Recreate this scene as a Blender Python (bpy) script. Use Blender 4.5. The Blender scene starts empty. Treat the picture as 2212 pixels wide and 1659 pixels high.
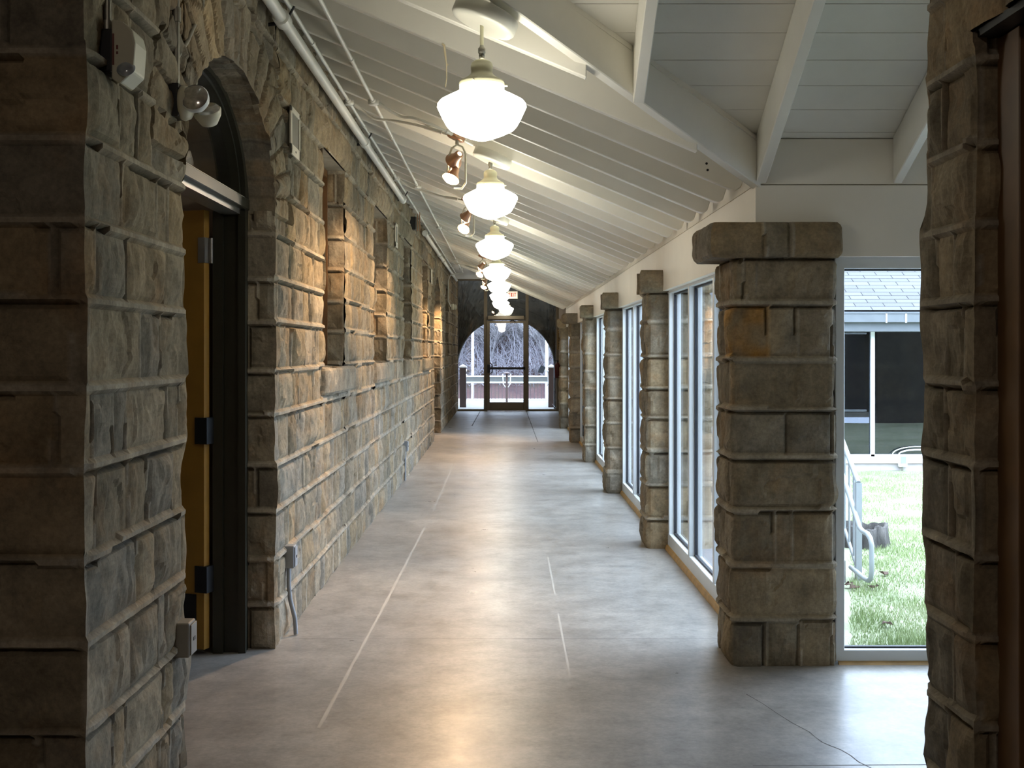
import bpy, math, random
import numpy as np

# ------------------------------------------------------------------ clearing, camera, world, exposure
S = bpy.context.scene
COL = S.collection
EYE = 1.5; F = 2500.0; CX = 1088.0; CY = 757.0          # eye height, focal length in px, principal point in the 2212x1659 frame
cd = bpy.data.cameras.new('camera'); cam = bpy.data.objects.new('camera', cd); COL.objects.link(cam)
cam.location = (0, 0, EYE); cam.rotation_euler = (math.radians(90), 0, 0)
cd.sensor_width = 36.0; cd.lens = 36.0*F/2212.0
cd.shift_x = (1106.0-CX)/2212.0; cd.shift_y = -(829.5-CY)/2212.0
cd.clip_start = 0.05; cd.clip_end = 400
S.camera = cam

W = bpy.data.worlds.new('overcast_sky'); S.world = W; W.use_nodes = True
nt = W.node_tree; nt.nodes.clear()
_o = nt.nodes.new('ShaderNodeOutputWorld'); _b = nt.nodes.new('ShaderNodeBackground')
_t = nt.nodes.new('ShaderNodeTexCoord'); _s = nt.nodes.new('ShaderNodeSeparateXYZ'); _r = nt.nodes.new('ShaderNodeValToRGB')
nt.links.new(_t.outputs['Generated'], _s.inputs[0]); nt.links.new(_s.outputs['Z'], _r.inputs[0])
_r.color_ramp.elements[0].position = 0.0; _r.color_ramp.elements[0].color = (0.57, 0.72, 1.0, 1)
_r.color_ramp.elements[1].position = 0.7; _r.color_ramp.elements[1].color = (0.71, 0.84, 1.0, 1)
nt.links.new(_r.outputs[0], _b.inputs[0]); nt.links.new(_b.outputs[0], _o.inputs[0])
SKY = 11.0
_b.inputs[1].default_value = SKY
PEND = 12.5        # radiance of the pendant globes
SPOT = 120.0        # watts of each accent spot
vs = S.view_settings
S.display_settings.display_device = 'sRGB'
vs.view_transform = 'Standard'; vs.look = 'None'; vs.gamma = 1.0; vs.use_curve_mapping = False
vs.exposure = 0.32
cy = S.cycles
cy.max_bounces = 8; cy.diffuse_bounces = 5; cy.glossy_bounces = 4; cy.transparent_max_bounces = 16
cy.use_denoising = True
cy.sample_clamp_indirect = 8.0
cy.caustics_reflective = False; cy.caustics_refractive = False

# ------------------------------------------------------------------ helpers
def tag(o, label=None, cat=None, group=None, kind=None):
    if label: o['label'] = label
    if cat: o['category'] = cat
    if group: o['group'] = group
    if kind: o['kind'] = kind
    return o

def empty(name, loc=(0, 0, 0), rz=0.0):
    o = bpy.data.objects.new(name, None); COL.objects.link(o)
    o.location = loc; o.rotation_euler = (0, 0, rz); o.empty_display_size = 0.1
    return o

def copy_tree(o, parent=None):
    c = o.copy(); COL.objects.link(c); c.parent = parent
    for ch in list(o.children): copy_tree(ch, c)
    return c

class MB:
    """collects geometry and links it as one mesh object"""
    def __init__(s): s.v = []; s.f = []; s.smooth = []
    def add(s, vs_, fs, smooth=False):
        n = len(s.v); s.v += [tuple(p) for p in vs_]; s.f += [tuple(i+n for i in f) for f in fs]; s.smooth += [smooth]*len(fs); return s
    def box(s, x0, x1, y0, y1, z0, z1):
        return s.add([(x0,y0,z0),(x1,y0,z0),(x1,y1,z0),(x0,y1,z0),(x0,y0,z1),(x1,y0,z1),(x1,y1,z1),(x0,y1,z1)],
                     [(0,3,2,1),(4,5,6,7),(0,1,5,4),(1,2,6,5),(2,3,7,6),(3,0,4,7)])
    def prism(s, poly, axis, a, b):
        """poly of 2D points extruded along axis: axis x -> (y,z), y -> (x,z), z -> (x,y)"""
        def P(p, t): return {'x': (t, p[0], p[1]), 'y': (p[0], t, p[1]), 'z': (p[0], p[1], t)}[axis]
        n = len(poly); v = [P(p, a) for p in poly]+[P(p, b) for p in poly]
        f = [tuple(range(n)), tuple(range(2*n-1, n-1, -1))]+[(i, i+n, (i+1) % n+n, (i+1) % n) for i in range(n)]
        return s.add(v, f)
    def tube(s, pts, r, n=10, cap=True):
        pts = [np.array(p, float) for p in pts]; rr = r if isinstance(r, (list, tuple)) else [r]*len(pts)
        vs_ = []; prev = None
        for i, p in enumerate(pts):
            d = (pts[min(i+1, len(pts)-1)]-pts[max(i-1, 0)]); d = d/(np.linalg.norm(d)+1e-9)
            if prev is None:
                a = np.array((0, 0, 1.0)) if abs(d[2]) < .9 else np.array((1.0, 0, 0)); u = np.cross(d, a)
            else: u = prev-d*np.dot(prev, d)
            u = u/(np.linalg.norm(u)+1e-9); prev = u; w = np.cross(d, u)
            for k in range(n):
                t = 2*math.pi*k/n; vs_.append(p+rr[i]*(math.cos(t)*u+math.sin(t)*w))
        fs = [(i*n+k, i*n+(k+1) % n, (i+1)*n+(k+1) % n, (i+1)*n+k) for i in range(len(pts)-1) for k in range(n)]
        s.add(vs_, fs, True)
        if cap: s.add(vs_[:n], [tuple(range(n-1, -1, -1))]); s.add(vs_[-n:], [tuple(range(n))])
        return s
    def lathe(s, prof, c=(0, 0, 0), n=32, M=None):
        """prof (r, h) turned round the vertical; M is an optional 3x3 matrix"""
        vs_ = []
        for r, h in prof:
            for k in range(n):
                t = 2*math.pi*k/n; p = np.array((r*math.cos(t), r*math.sin(t), h))
                if M is not None: p = M @ p
                vs_.append(p+np.array(c))
        m = len(prof)
        return s.add(vs_, [(i*n+k, i*n+(k+1) % n, (i+1)*n+(k+1) % n, (i+1)*n+k) for i in range(m-1) for k in range(n)], True)
    def build(s, name, mat, parent=None, bevel=0.0, segs=2):
        me = bpy.data.meshes.new(name); me.from_pydata([tuple(map(float, p)) for p in s.v], [], s.f)
        me.polygons.foreach_set('use_smooth', s.smooth)
        me.validate(); me.update(); o = bpy.data.objects.new(name, me); COL.objects.link(o)
        if mat: me.materials.append(mat)
        if parent: o.parent = parent
        if bevel > 0:
            b = o.modifiers.new('edge', 'BEVEL'); b.width = bevel; b.segments = segs; b.limit_method = 'ANGLE'
        return o
def box(name, mat, parent, *b, bevel=0.0): return MB().box(*b).build(name, mat, parent, bevel)

def rotx(a): c, s_ = math.cos(a), math.sin(a); return np.array(((1,0,0),(0,c,-s_),(0,s_,c)))
def roty(a): c, s_ = math.cos(a), math.sin(a); return np.array(((c,0,s_),(0,1,0),(-s_,0,c)))
def rotz(a): c, s_ = math.cos(a), math.sin(a); return np.array(((c,-s_,0),(s_,c,0),(0,0,1)))

# ------------------------------------------------------------------ materials
class NM:
    def __init__(s, name):
        s.m = bpy.data.materials.new(name); s.m.use_nodes = True; s.t = s.m.node_tree; s.t.nodes.clear()
        s.out = s.n('ShaderNodeOutputMaterial'); s.b = s.n('ShaderNodeBsdfPrincipled'); s.l(s.b.outputs[0], s.out.inputs[0])
        s.tc = s.n('ShaderNodeTexCoord')
    def n(s, k, **kw):
        x = s.t.nodes.new(k)
        for a, v in kw.items(): setattr(x, a, v)
        return x
    def l(s, a, b): s.t.links.new(a, b)
    def noise(s, scale, detail=4, rough=.55, stretch=None, dist=0.0):
        x = s.n('ShaderNodeTexNoise'); x.inputs['Scale'].default_value = scale; x.inputs['Detail'].default_value = detail
        x.inputs['Roughness'].default_value = rough; x.inputs['Distortion'].default_value = dist
        mp = s.n('ShaderNodeMapping'); s.l(s.tc.outputs['Object'], mp.inputs[0])
        if stretch: mp.inputs['Scale'].default_value = stretch
        s.l(mp.outputs[0], x.inputs['Vector']); return x.outputs['Fac']
    def ramp(s, fac, stops):
        r = s.n('ShaderNodeValToRGB'); e = r.color_ramp.elements
        while len(e) < len(stops): e.new(.5)
        for i, (p, c) in enumerate(stops): e[i].position = p; e[i].color = (c[0], c[1], c[2], 1)
        s.l(fac, r.inputs[0]); return r.outputs[0]
    def mix(s, a, b, fac, mode='MIX'):
        x = s.n('ShaderNodeMix', data_type='RGBA', blend_type=mode)
        for v, i in ((fac, 0), (a, 6), (b, 7)):
            if hasattr(v, 'links'): s.l(v, x.inputs[i])
            else: x.inputs[i].default_value = v if i == 0 else (v[0], v[1], v[2], 1)
        return x.outputs[2]
    def bump(s, h, strength, dist=.01):
        x = s.n('ShaderNodeBump'); x.inputs['Strength'].default_value = strength; x.inputs['Distance'].default_value = dist
        s.l(h, x.inputs['Height']); s.l(x.outputs[0], s.b.inputs['Normal'])
    def set(s, rough=.6, metal=0.0, spec=.5, color=None):
        s.b.inputs['Roughness'].default_value = rough; s.b.inputs['Metallic'].default_value = metal
        s.b.inputs['Specular IOR Level'].default_value = spec
        if color is not None:
            if hasattr(color, 'links'): s.l(color, s.b.inputs['Base Color'])
            else: s.b.inputs['Base Color'].default_value = (*color, 1)
        return s.m

def plain(name, c, rough=.5, metal=0.0, var=.08, scale=6.0, bump=0.0, spec=.5):
    k = NM(name); f = k.noise(scale, 4)
    col = k.ramp(f, [(.3, tuple(max(0, x*(1-var)) for x in c)), (.7, tuple(min(1, x*(1+var)) for x in c))])
    if bump: k.bump(k.noise(scale*8, 4), bump, .004)
    return k.set(rough, metal, spec, col)
def emit(name, c, strength):
    k = NM(name); k.b.inputs['Emission Color'].default_value = (*c, 1); k.b.inputs['Emission Strength'].default_value = strength
    return k.set(.3, 0, .5, (.9, .9, .88))

def stone_mat(name, gain=1.0):
    k = NM(name); a = k.n('ShaderNodeAttribute'); a.attribute_name = 'tint'
    f = k.ramp(k.noise(9, 6, .6), [(.28, (.62, .62, .62)), (.72, (1.25, 1.25, 1.25))])
    g = k.ramp(k.noise(60, 4, .7), [(.3, (.75, .75, .76)), (.7, (1.18, 1.18, 1.16))])
    st = k.ramp(k.noise(3.2, 5, .6), [(.54, (1, 1, 1)), (.70, (1.08, .93, .80))])
    c = k.mix(a.outputs['Color'], f, 1.0, 'MULTIPLY'); c = k.mix(c, g, 1.0, 'MULTIPLY'); c = k.mix(c, st, 1.0, 'MULTIPLY')
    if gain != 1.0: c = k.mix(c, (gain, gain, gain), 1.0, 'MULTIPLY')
    k.bump(k.noise(70, 5, .7, (1, 1, .5)), .45, .006)
    return k.set(.92, 0, .2, c)
M_stone = stone_mat('rock_faced_sandstone')

def floor_mat():
    k = NM('polished_concrete')
    big = k.ramp(k.noise(.9, 5, .6), [(.3, (.26, .245, .225)), (.5, (.32, .305, .285)), (.72, (.39, .375, .35))])
    mid = k.ramp(k.noise(4, 7, .68), [(.3, (.70, .69, .68)), (.5, (1, 1, 1)), (.72, (1.24, 1.22, 1.20))])
    fine = k.ramp(k.noise(45, 5, .7), [(.3, (.80, .80, .80)), (.7, (1.14, 1.14, 1.14))])
    c = k.mix(big, mid, 1, 'MULTIPLY'); c = k.mix(c, fine, 1, 'MULTIPLY'); c = k.mix(c, k.ramp(k.noise(13, 6, .7, (1, 1, 1)), [(.35, (.84, .83, .82)), (.5, (1, 1, 1)), (.68, (1.14, 1.13, 1.12))]), 1, 'MULTIPLY')
    r = k.ramp(k.noise(3.5, 6, .65, (1, .7, 1)), [(.3, (.27,)*3), (.7, (.40,)*3)]); k.l(r, k.b.inputs['Roughness'])
    k.bump(k.noise(7, 3, .5, (1, .6, 1)), .03, .008)
    m = k.set(.3, 0, .8, c); k.l(r, k.b.inputs['Roughness']); return m
M_floor = floor_mat()
M_seam = plain('floor_seam_filler', (.43, .41, .37), .55)
M_crack = plain('floor_crack', (.12, .11, .10), .9)
M_white = plain('cream_painted_timber', (.80, .78, .71), .5, var=.05, scale=3, bump=.15)
M_deck = plain('cream_painted_boards', (.76, .74, .67), .6, var=.06, scale=2.5, bump=.15)
M_gap = plain('board_gap', (.06, .055, .05), .9)
M_header = plain('cream_header_boards', (.80, .76, .68), .55, var=.05, scale=2, bump=.1)
M_frame = plain('white_window_frame', (.72, .76, .78), .35, var=.03)
M_oak = plain('golden_quarter_round', (.52, .33, .13), .5, var=.2, scale=12)
M_gasket = plain('black_gasket', (.02, .022, .03), .6)
M_bronze = plain('bronze_aluminium', (.17, .135, .09), .45, .3, var=.06)
M_darkmetal = plain('dark_olive_door_frame', (.028, .027, .018), .4, .2, var=.1)
M_black = plain('black_metal', (.02, .02, .022), .4, .3)
M_door = plain('amber_oak_veneer', (.36, .19, .03), .45, var=.15, scale=5)
M_steel = plain('brushed_steel_hinge', (.40, .38, .36), .35, .9)
M_pipe = plain('painted_white_pipe', (.70, .70, .65), .45, var=.05)
M_galv = plain('galvanised_conduit', (.30, .29, .25), .4, .7)
M_grey = plain('grey_pvc', (.27, .28, .29), .45, var=.06)
M_greybox = plain('weathered_grey_outlet_box', (.26, .24, .205), .5, var=.12)
M_cream = plain('cream_enamel', (.62, .60, .42), .35, var=.05)
M_canopy = plain('canopy_enamel', (.62, .62, .55), .3, var=.04)
M_plastic = plain('ivory_plastic', (.60, .58, .46), .4, var=.05)
M_lens = plain('lamp_lens', (.55, .53, .50), .15, .6, var=.25, scale=60)
M_red = plain('extinguisher_red', (.09, .006, .006), .35, var=.05)
M_yellow = plain('yellow_sign', (.36, .20, .04), .5)
M_brownwood = plain('dark_stained_casing', (.15, .075, .028), .45, var=.25, scale=5)
M_globe = emit('opal_globe_glow', (1.0, .95, .80), PEND)
M_bulb = emit('halogen_bulb_glow', (1.0, .72, .45), 40)
M_copper = plain('copper_tinted_housing', (.55, .33, .22), .3, .8)
M_exit = emit('exit_sign_face', (1.0, .72, .50), .55)
M_exitred = plain('exit_letter_red', (.75, .12, .08), .5)
M_string = plain('jute_string', (.72, .62, .42), .9)
M_frameboard = plain('white_picture_mount', (.72, .66, .56), .5)
M_smoky = plain('smoky_print', (.20, .19, .16), .6)
M_plaster = plain('dim_plaster', (.30, .24, .18), .9)

def glass_mat(name, ior=1.5, tint=(1, 1, 1)):
    k = NM(name); k.t.nodes.remove(k.b)
    tr = k.n('ShaderNodeBsdfTransparent'); gl = k.n('ShaderNodeBsdfGlossy'); fr = k.n('ShaderNodeFresnel'); mx = k.n('ShaderNodeMixShader')
    tr.inputs[0].default_value = (*tint, 1); gl.inputs['Roughness'].default_value = 0.0; ge = k.n('ShaderNodeNewGeometry'); ma = k.n('ShaderNodeMath', operation='MULTIPLY_ADD'); ma.inputs[1].default_value = 1/ior-ior; ma.inputs[2].default_value = ior
    k.l(ge.outputs['Backfacing'], ma.inputs[0]); k.l(ma.outputs[0], fr.inputs[0])      # a thin sheet reflects alike from both sides
    k.l(fr.outputs[0], mx.inputs[0]); k.l(tr.outputs[0], mx.inputs[1]); k.l(gl.outputs[0], mx.inputs[2]); k.l(mx.outputs[0], k.out.inputs[0])
    return k.m
M_glass = glass_mat('clear_glass', 1.5, (.94, .96, .97))
M_glassdark = glass_mat('tinted_far_glass', 1.75, (.35, .42, .5))

# ------------------------------------------------------------------ rock-faced masonry
def hsh(*a):
    x = np.zeros(np.broadcast(*a).shape, dtype=np.float64)
    for i, v in enumerate(a): x = x + np.asarray(v, dtype=np.float64)*(12.9898, 78.233, 37.719, 93.989)[i]
    r = np.sin(x)*43758.5453; return r-np.floor(r)
def vnoise(x, y, seed=0.0):
    xi = np.floor(x); yi = np.floor(y); fx = x-xi; fy = y-yi
    fx = fx*fx*(3-2*fx); fy = fy*fy*(3-2*fy)
    a = hsh(xi, yi, seed); b = hsh(xi+1, yi, seed); c = hsh(xi, yi+1, seed); d = hsh(xi+1, yi+1, seed)
    return (a*(1-fx)+b*fx)*(1-fy)+(c*(1-fx)+d*fx)*fy
def fbm(x, y, seed=0.0, o=4):
    t = 0; amp = .5; 
    for i in range(o): t = t+amp*vnoise(x, y, seed+i*7.3); x = x*2.03+3.1; y = y*2.03+1.7; amp *= .5
    return t/(1-.5**o)

ROWS = np.array([-.02, .22, .45, .695, .926, 1.177, 1.40, 1.643, 1.86, 2.085, 2.32, 2.555, 2.79, 3.03, 3.27, 3.52, 3.77, 4.0, 4.3])
TONES = np.array((1.04, 1.0, .92))*np.array([(.285, .245, .185), (.31, .26, .19), (.265, .235, .185), (.29, .255, .205), (.33, .265, .18), (.255, .235, .20), (.33, .285, .22), (.28, .23, .165)])
MORTAR = np.array((.36, .315, .245))

def make_joints(rows, length, seed, wmin=.13, wmax=.50, start=-6.0):
    rnd = random.Random(seed); out = []
    for i in range(len(rows)):
        j = [start-rnd.random()*.3]
        while j[-1] < length:
            w = rnd.uniform(wmin, wmax)
            if rnd.random() < .25: w = rnd.uniform(.10, .17)
            j.append(j[-1]+w)
        out.append(np.array(j))
    return out

def masonry(U, V, rows, joints, seed=0.0, big=(), arch=(), amp=1.0, warp=.012):
    """height, colour of rock-faced ashlar at wall coordinates U (along), V (up)"""
    U0 = U; V0 = V
    U = U+warp*2*(vnoise(U*4.1, V*4.1, seed+1)-.5); V = V+warp*1.3*(vnoise(U0*2.3, V*2.3, seed+2)-.5)
    ri = np.clip(np.searchsorted(rows, V.ravel(), side='right')-1, 0, len(rows)-2).reshape(V.shape)
    vb = rows[ri]; vt = rows[ri+1]
    ul = np.zeros_like(U); ur = np.zeros_like(U); ci = np.zeros_like(U)
    for r in np.unique(ri):
        m = ri == r; j = joints[int(r) % len(joints)]
        k = np.clip(np.searchsorted(j, U[m], side='right')-1, 0, len(j)-2); ul[m] = j[k]; ur[m] = j[k+1]; ci[m] = k
    cid = ri*531.0+ci
    for n, (a, b, c, d) in enumerate(big):
        m = (U0 > a-.015) & (U0 < b+.015) & (V0 > c-.01) & (V0 < d+.01)
        ul[m] = a; ur[m] = b; vb[m] = c; vt[m] = d; cid[m] = 90000+n*13
    dl = U-ul; dr = ur-U; db = V-vb; dt = vt-V
    for n, (uc, v0, a, b, k) in enumerate(arch):
        ex = (U0-uc)/a; ey = (V0-v0)/b; e = np.sqrt(ex*ex+ey*ey); ph = np.arctan2(ey, ex)
        q = ph/math.pi*k; kk = np.floor(q); eo = 1.46+.22*hsh(kk, seed+n*3.0)
        m = (ey > -.02) & (e > .9) & (e < eo) & (ph > 0) & (ph < math.pi)
        cell = kk[m]; fr = q[m]-kk[m]; R = e[m]*.5*(a+b)
        wid = math.pi/k*R
        dl[m] = fr*wid; dr[m] = (1-fr)*wid; db[m] = .2; dt[m] = (eo[m]-e[m])*.5*(a+b)*.9; cid[m] = 70000+n*900+cell*7
    dh = np.minimum(db, dt); dv = np.minimum(dl, dr)
    wh = .0125; wv = .0055
    mort = (dh < wh) | (dv < wv)
    inarch = cid >= 70000; inarch = inarch & (cid < 90000)
    d = np.minimum(dh-wh, dv-wv)
    r1 = hsh(cid, seed+.3); r2 = hsh(cid, seed+5.1); r3 = hsh(cid, seed+9.7); r4 = hsh(cid, seed+2.2)
    sat = 1-np.exp(-np.maximum(d, 0)/.026)
    ox = r1*37; oy = r2*53
    # long drag chisel facets plus chunky breaks
    n1 = fbm(U*5.5+ox, V*6.5+oy, seed+11, 3); n2 = np.abs(fbm(U*13+oy, V*10+ox, seed+17, 3)-.5)*2
    n4 = fbm(U*31+ox, V*22+oy, seed+29, 2)-.5
    step = np.where(vnoise(U*7+ox, V*5+oy, seed+23) > .55+.25*r3, 1.0, 0.0)
    rock = .018+.020*r3+.034*(n1-.45)-.015*n2+.009*n4-.009*step+((U-(ul+ur)*.5)*(r1-.5)+(V-(vb+vt)*.5)*(r2-.5))*.10
    h = np.where(mort, np.where(inarch, -.018, np.where(dh < wh, .022, .010)+.004*vnoise(U*22, V*22, seed)), rock*sat*amp-.004+.008*(1-sat))
    # shadow gap under each bed joint and beside the perpends
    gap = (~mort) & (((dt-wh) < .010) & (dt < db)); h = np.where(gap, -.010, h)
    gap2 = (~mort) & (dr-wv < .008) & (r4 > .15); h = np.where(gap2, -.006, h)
    ti = (r4*.999*len(TONES)).astype(int) % len(TONES); col = TONES[ti]*(.82+.36*r1)[..., None]
    col = col*(.9+.25*(n1-.5))[..., None]
    mc = MORTAR*(.85+.3*vnoise(U0*6, V0*6, seed+3))[..., None]
    col = np.where(mort[..., None], np.where(inarch[..., None], mc*.8, mc), col)
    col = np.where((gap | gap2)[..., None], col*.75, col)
    return h, col

class Stone:
    def __init__(s): s.P = []; s.C = []; s.Q = []; s.n = 0
    def grid(s, P, C, closed=False, flip=False):
        nu, nv = P.shape[:2]; idx = np.arange(nu*nv).reshape(nu, nv)+s.n
        a = idx[:-1, :-1]; b = idx[1:, :-1]; c = idx[1:, 1:]; d = idx[:-1, 1:]
        if closed:
            a = idx[:, :-1]; b = np.roll(idx, -1, 0)[:, :-1]; c = np.roll(idx, -1, 0)[:, 1:]; d = idx[:, 1:]
        q = np.stack([a, b, c, d] if not flip else [a, d, c, b], -1).reshape(-1, 4)
        s.P.append(P.reshape(-1, 3)); s.C.append(C.reshape(-1, 3)); s.Q.append(q); s.n += nu*nv
    def build(s, name, parent=None, mat=None):
        P = np.concatenate(s.P).astype(np.float32); C = np.concatenate(s.C); Q = np.concatenate(s.Q).astype(np.int32)
        me = bpy.data.meshes.new(name); me.vertices.add(len(P)); me.vertices.foreach_set('co', P.ravel())
        me.loops.add(len(Q)*4); me.loops.foreach_set('vertex_index', Q.ravel()); me.polygons.add(len(Q))
        me.polygons.foreach_set('loop_start', np.arange(len(Q), dtype=np.int32)*4)
        me.polygons.foreach_set('use_smooth', np.zeros(len(Q), dtype=bool))
        at = me.color_attributes.new('tint', 'FLOAT_COLOR', 'POINT')
        at.data.foreach_set('color', np.concatenate([C, np.ones((len(C), 1))], 1).astype(np.float32).ravel())
        me.update(calc_edges=True); me.validate()
        me.materials.append(mat or M_stone)
        o = bpy.data.objects.new(name, me); COL.objects.link(o)
        if parent: o.parent = parent
        return o

def sm(x, w): t = np.clip(x/w, 0, 1); return t*t*(3-2*t)
def jit(v, seed): return .030*(fbm(v*5.0, v*0+seed, seed, 3)-.5)+.018*(hsh(np.floor(v*4.25), seed)-.5)

def cells(a, b, res): n = max(2, int(round((b-a)/res))+1); return np.linspace(a, b, n)

def patch(st, us, vs_, base, udir, vdir, nrm, field, e0=None, e1=None, flip=False, W=.035):
    """flat panel: point = base + u*udir + v*vdir; e0/e1 = (seed, outward dir, vmax) wherever an end of the panel is a free arris"""
    U, V = np.meshgrid(us, vs_, indexing='ij'); h, C = field(U, V)
    s_ = np.ones_like(U); J = np.zeros(U.shape+(3,))
    for e, dist in ((e0, U-us[0]), (e1, us[-1]-U)):
        if e is None: continue
        seed, od, vmax = e; on = (V < vmax+.001); k = np.where(on, 1-sm(dist, W), 0.0); s_ = s_*(1-k)
        J = J+(k*(jit(V, seed)+.012))[..., None]*(np.array(od)+np.array(nrm))
    P = np.array(base)+U[..., None]*np.array(udir)+V[..., None]*np.array(vdir)+(h*s_)[..., None]*np.array(nrm)+J
    st.grid(P, C, flip=flip)

def rock_block(st, x0, x1, y0, y1, z0, z1, rows, jl, seed, res=.02, amp=1.0, rad=.03, topcap=True, soft=0.0, warp=.012, ochre=None):
    """closed masonry pier: courses run round all four faces"""
    w = x1-x0; d = y1-y0; per = 2*(w+d)
    n = max(24, int(per/res)); t = np.arange(n)/n*per
    base = np.zeros((n, 2)); nor = np.zeros((n, 2))
    for i, q in enumerate(t):
        if q < w: p = (x0+q, y0); m = (0, -1); c = min(q, w-q); cx = -1 if q < w/2 else 1; o = (cx, 0)
        elif q < w+d: r = q-w; p = (x1, y0+r); m = (1, 0); c = min(r, d-r); o = (0, -1 if r < d/2 else 1)
        elif q < 2*w+d: r = q-w-d; p = (x1-r, y1); m = (0, 1); c = min(r, w-r); o = (1 if r < w/2 else -1, 0)
        else: r = q-2*w-d; p = (x0, y1-r); m = (-1, 0); c = min(r, d-r); o = (0, 1 if r < d/2 else -1)
        k = max(0, 1-c/rad)**2*.5; v = np.array(m)*(1-k)+np.array(o)*k; v = v/np.linalg.norm(v)
        base[i] = np.array(p)-np.array(o)*0-np.array(m)*0-v*max(0, 1-c/rad)**2*rad*.35; nor[i] = v
    vs_ = cells(z0, z1, res); U, V = np.meshgrid(t, vs_, indexing='ij')
    h, C = masonry(U, V, rows, jl, seed, amp=amp, warp=warp)
    if ochre is not None:
        k = (V > ochre[0]) & (V < ochre[1]) & ((U < .17) | (U > per-.16)); k = k*np.clip(2.2*fbm(U*9, V*9, 5., 3)-.5, 0, 1); C = C*(1-k[..., None])+C*k[..., None]*np.array((1.5, 1.0, .42))
    if soft > 0:
        e = np.minimum(V-z0, z1-V); h = h-soft*np.exp(-e/(.6*soft+.001))
    P = np.zeros(U.shape+(3,)); P[..., 0] = base[:, 0][:, None]+nor[:, 0][:, None]*h; P[..., 1] = base[:, 1][:, None]+nor[:, 1][:, None]*h; P[..., 2] = V
    st.grid(P, C, closed=True)
    if topcap:
        for row, fl in ((-1, False), (0, True)):
            ring = P[:, row]; c = ring.mean(0); G = np.stack([ring, ring*.66+c*.34, ring*.33+c*.67, ring*.02+c*.98], 1)
            G[:, 1:, 2] += .012*(hsh(G[:, 1:, 0]*9, G[:, 1:, 1]*7)-.5)
            st.grid(G, np.repeat(C[:, row][:, None], 4, 1), closed=True, flip=fl)

# ------------------------------------------------------------------ main dimensions
XL = -1.16; XH = 1.197; YH = 5.50; YE = 28.6; YS = 22.36       # left wall plane, header plane, wing header plane, end glazing
def HB(x): return EYE+.757+.42*(XH-x)              # underside of the gallery rafters
def HB2(y): return EYE+.79+.46*(YH-y)              # underside of the wing rafters
def XV(y): return XH-1.135*(YH-y)                  # plan line of the valley

# ================================================================== LARGE STRUCTURE
# ---- floor
fl = MB(); fl.box(-4.6, 9.0, -3.0, 5.64, -.12, 0.0).box(-4.6, 1.36, 5.64, YE+.1, -.12, 0.0)
floor = fl.build('floor', M_floor); tag(floor, kind='structure')
def strip(name, pts, w, mat, z=.0006, wob=0.0, seed=1, parent=floor):
    rnd = random.Random(seed); m = MB(); L = []; R_ = []
    seg = []
    for (a, b) in zip(pts[:-1], pts[1:]):
        n = max(2, int(math.dist(a, b)/.12))
        for i in range(n): t = i/n; seg.append((a[0]+(b[0]-a[0])*t, a[1]+(b[1]-a[1])*t))
    seg.append(pts[-1])
    for i, p in enumerate(seg):
        q = seg[min(i+1, len(seg)-1)]; o = seg[max(i-1, 0)]; dx, dy = q[0]-o[0], q[1]-o[1]; l = math.hypot(dx, dy)+1e-9
        nx, ny = -dy/l, dx/l; ww = w*(.7+.6*rnd.random())/2; j = (rnd.random()-.5)*wob
        L.append((p[0]+nx*(ww+j), p[1]+ny*(ww+j), z)); R_.append((p[0]-nx*(ww-j), p[1]-ny*(ww-j), z))
    m.add(L+R_, [(i, i+len(L), i+1+len(L), i+1) for i in range(len(L)-1)])
    return m.build(name, mat, parent)
strip('filled_seam', [(-.735, 4.6), (-.70, 7.0), (-.67, 9.8)], .016, M_seam, wob=.004)
strip('filled_seam', [(-.66, 10.8), (-.66, 16)], .010, M_seam, wob=.004, seed=4)
strip('filled_seam', [(.305, 5.3), (.31, 6.6)], .010, M_seam, seed=2)
strip('filled_seam', [(.315, 7.1), (.32, 8.4)], .012, M_seam, seed=3)
strip('control_joint', [(-.63, 23.0), (-.58, YE-.1)], .02, M_crack, seed=5)
strip('control_joint', [(.56, 19.0), (.56, YE-.1)], .015, M_crack, seed=6)
strip('control_joint', [(-1.1, 6.02), (1.2, 6.02)], .003, M_crack, seed=7)
strip('control_joint', [(.9, 4.18), (3.2, 4.22)], .005, M_crack, seed=8)
strip('hairline_crack', [(1.06, 5.05), (1.13, 4.78), (1.20, 4.55), (1.22, 4.43), (1.27, 4.35), (1.29, 4.22), (1.36, 4.05), (1.42, 3.8)], .004, M_crack, wob=.012, seed=9)

# ---- left wall (rock-faced, one continuous wall with its openings)
JL = make_joints(ROWS, 32, 11, .12, .44)
WIN = [(7.34, 8.33), (10.25, 11.33), (13.25, 14.35), (16.35, 17.45), (22.7, 24.0)]
ZS, ZT = 1.387, 2.79
D1 = (4.17, 5.83); D2 = (19.05, 21.05)
AR1 = (5.0, EYE+.68, .82, .56, 19); AR2 = (20.05, EYE+.62, 1.0, .66, 21)
BIG = [(a-.35, b+.14, ZT, 3.045) for a, b in WIN]+[(a-.05, b+.22, 1.19, 1.40) for a, b in WIN]
def fieldL(U, V): return masonry(U, V, ROWS, JL, 3.0, big=BIG, arch=(AR1, AR2))
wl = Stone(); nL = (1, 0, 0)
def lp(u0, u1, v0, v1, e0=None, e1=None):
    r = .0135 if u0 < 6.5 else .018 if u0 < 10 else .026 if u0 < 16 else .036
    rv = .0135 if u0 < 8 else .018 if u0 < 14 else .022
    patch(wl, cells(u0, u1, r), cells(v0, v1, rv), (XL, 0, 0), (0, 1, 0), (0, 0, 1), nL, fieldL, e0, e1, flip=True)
TOPL = 3.45
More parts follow.
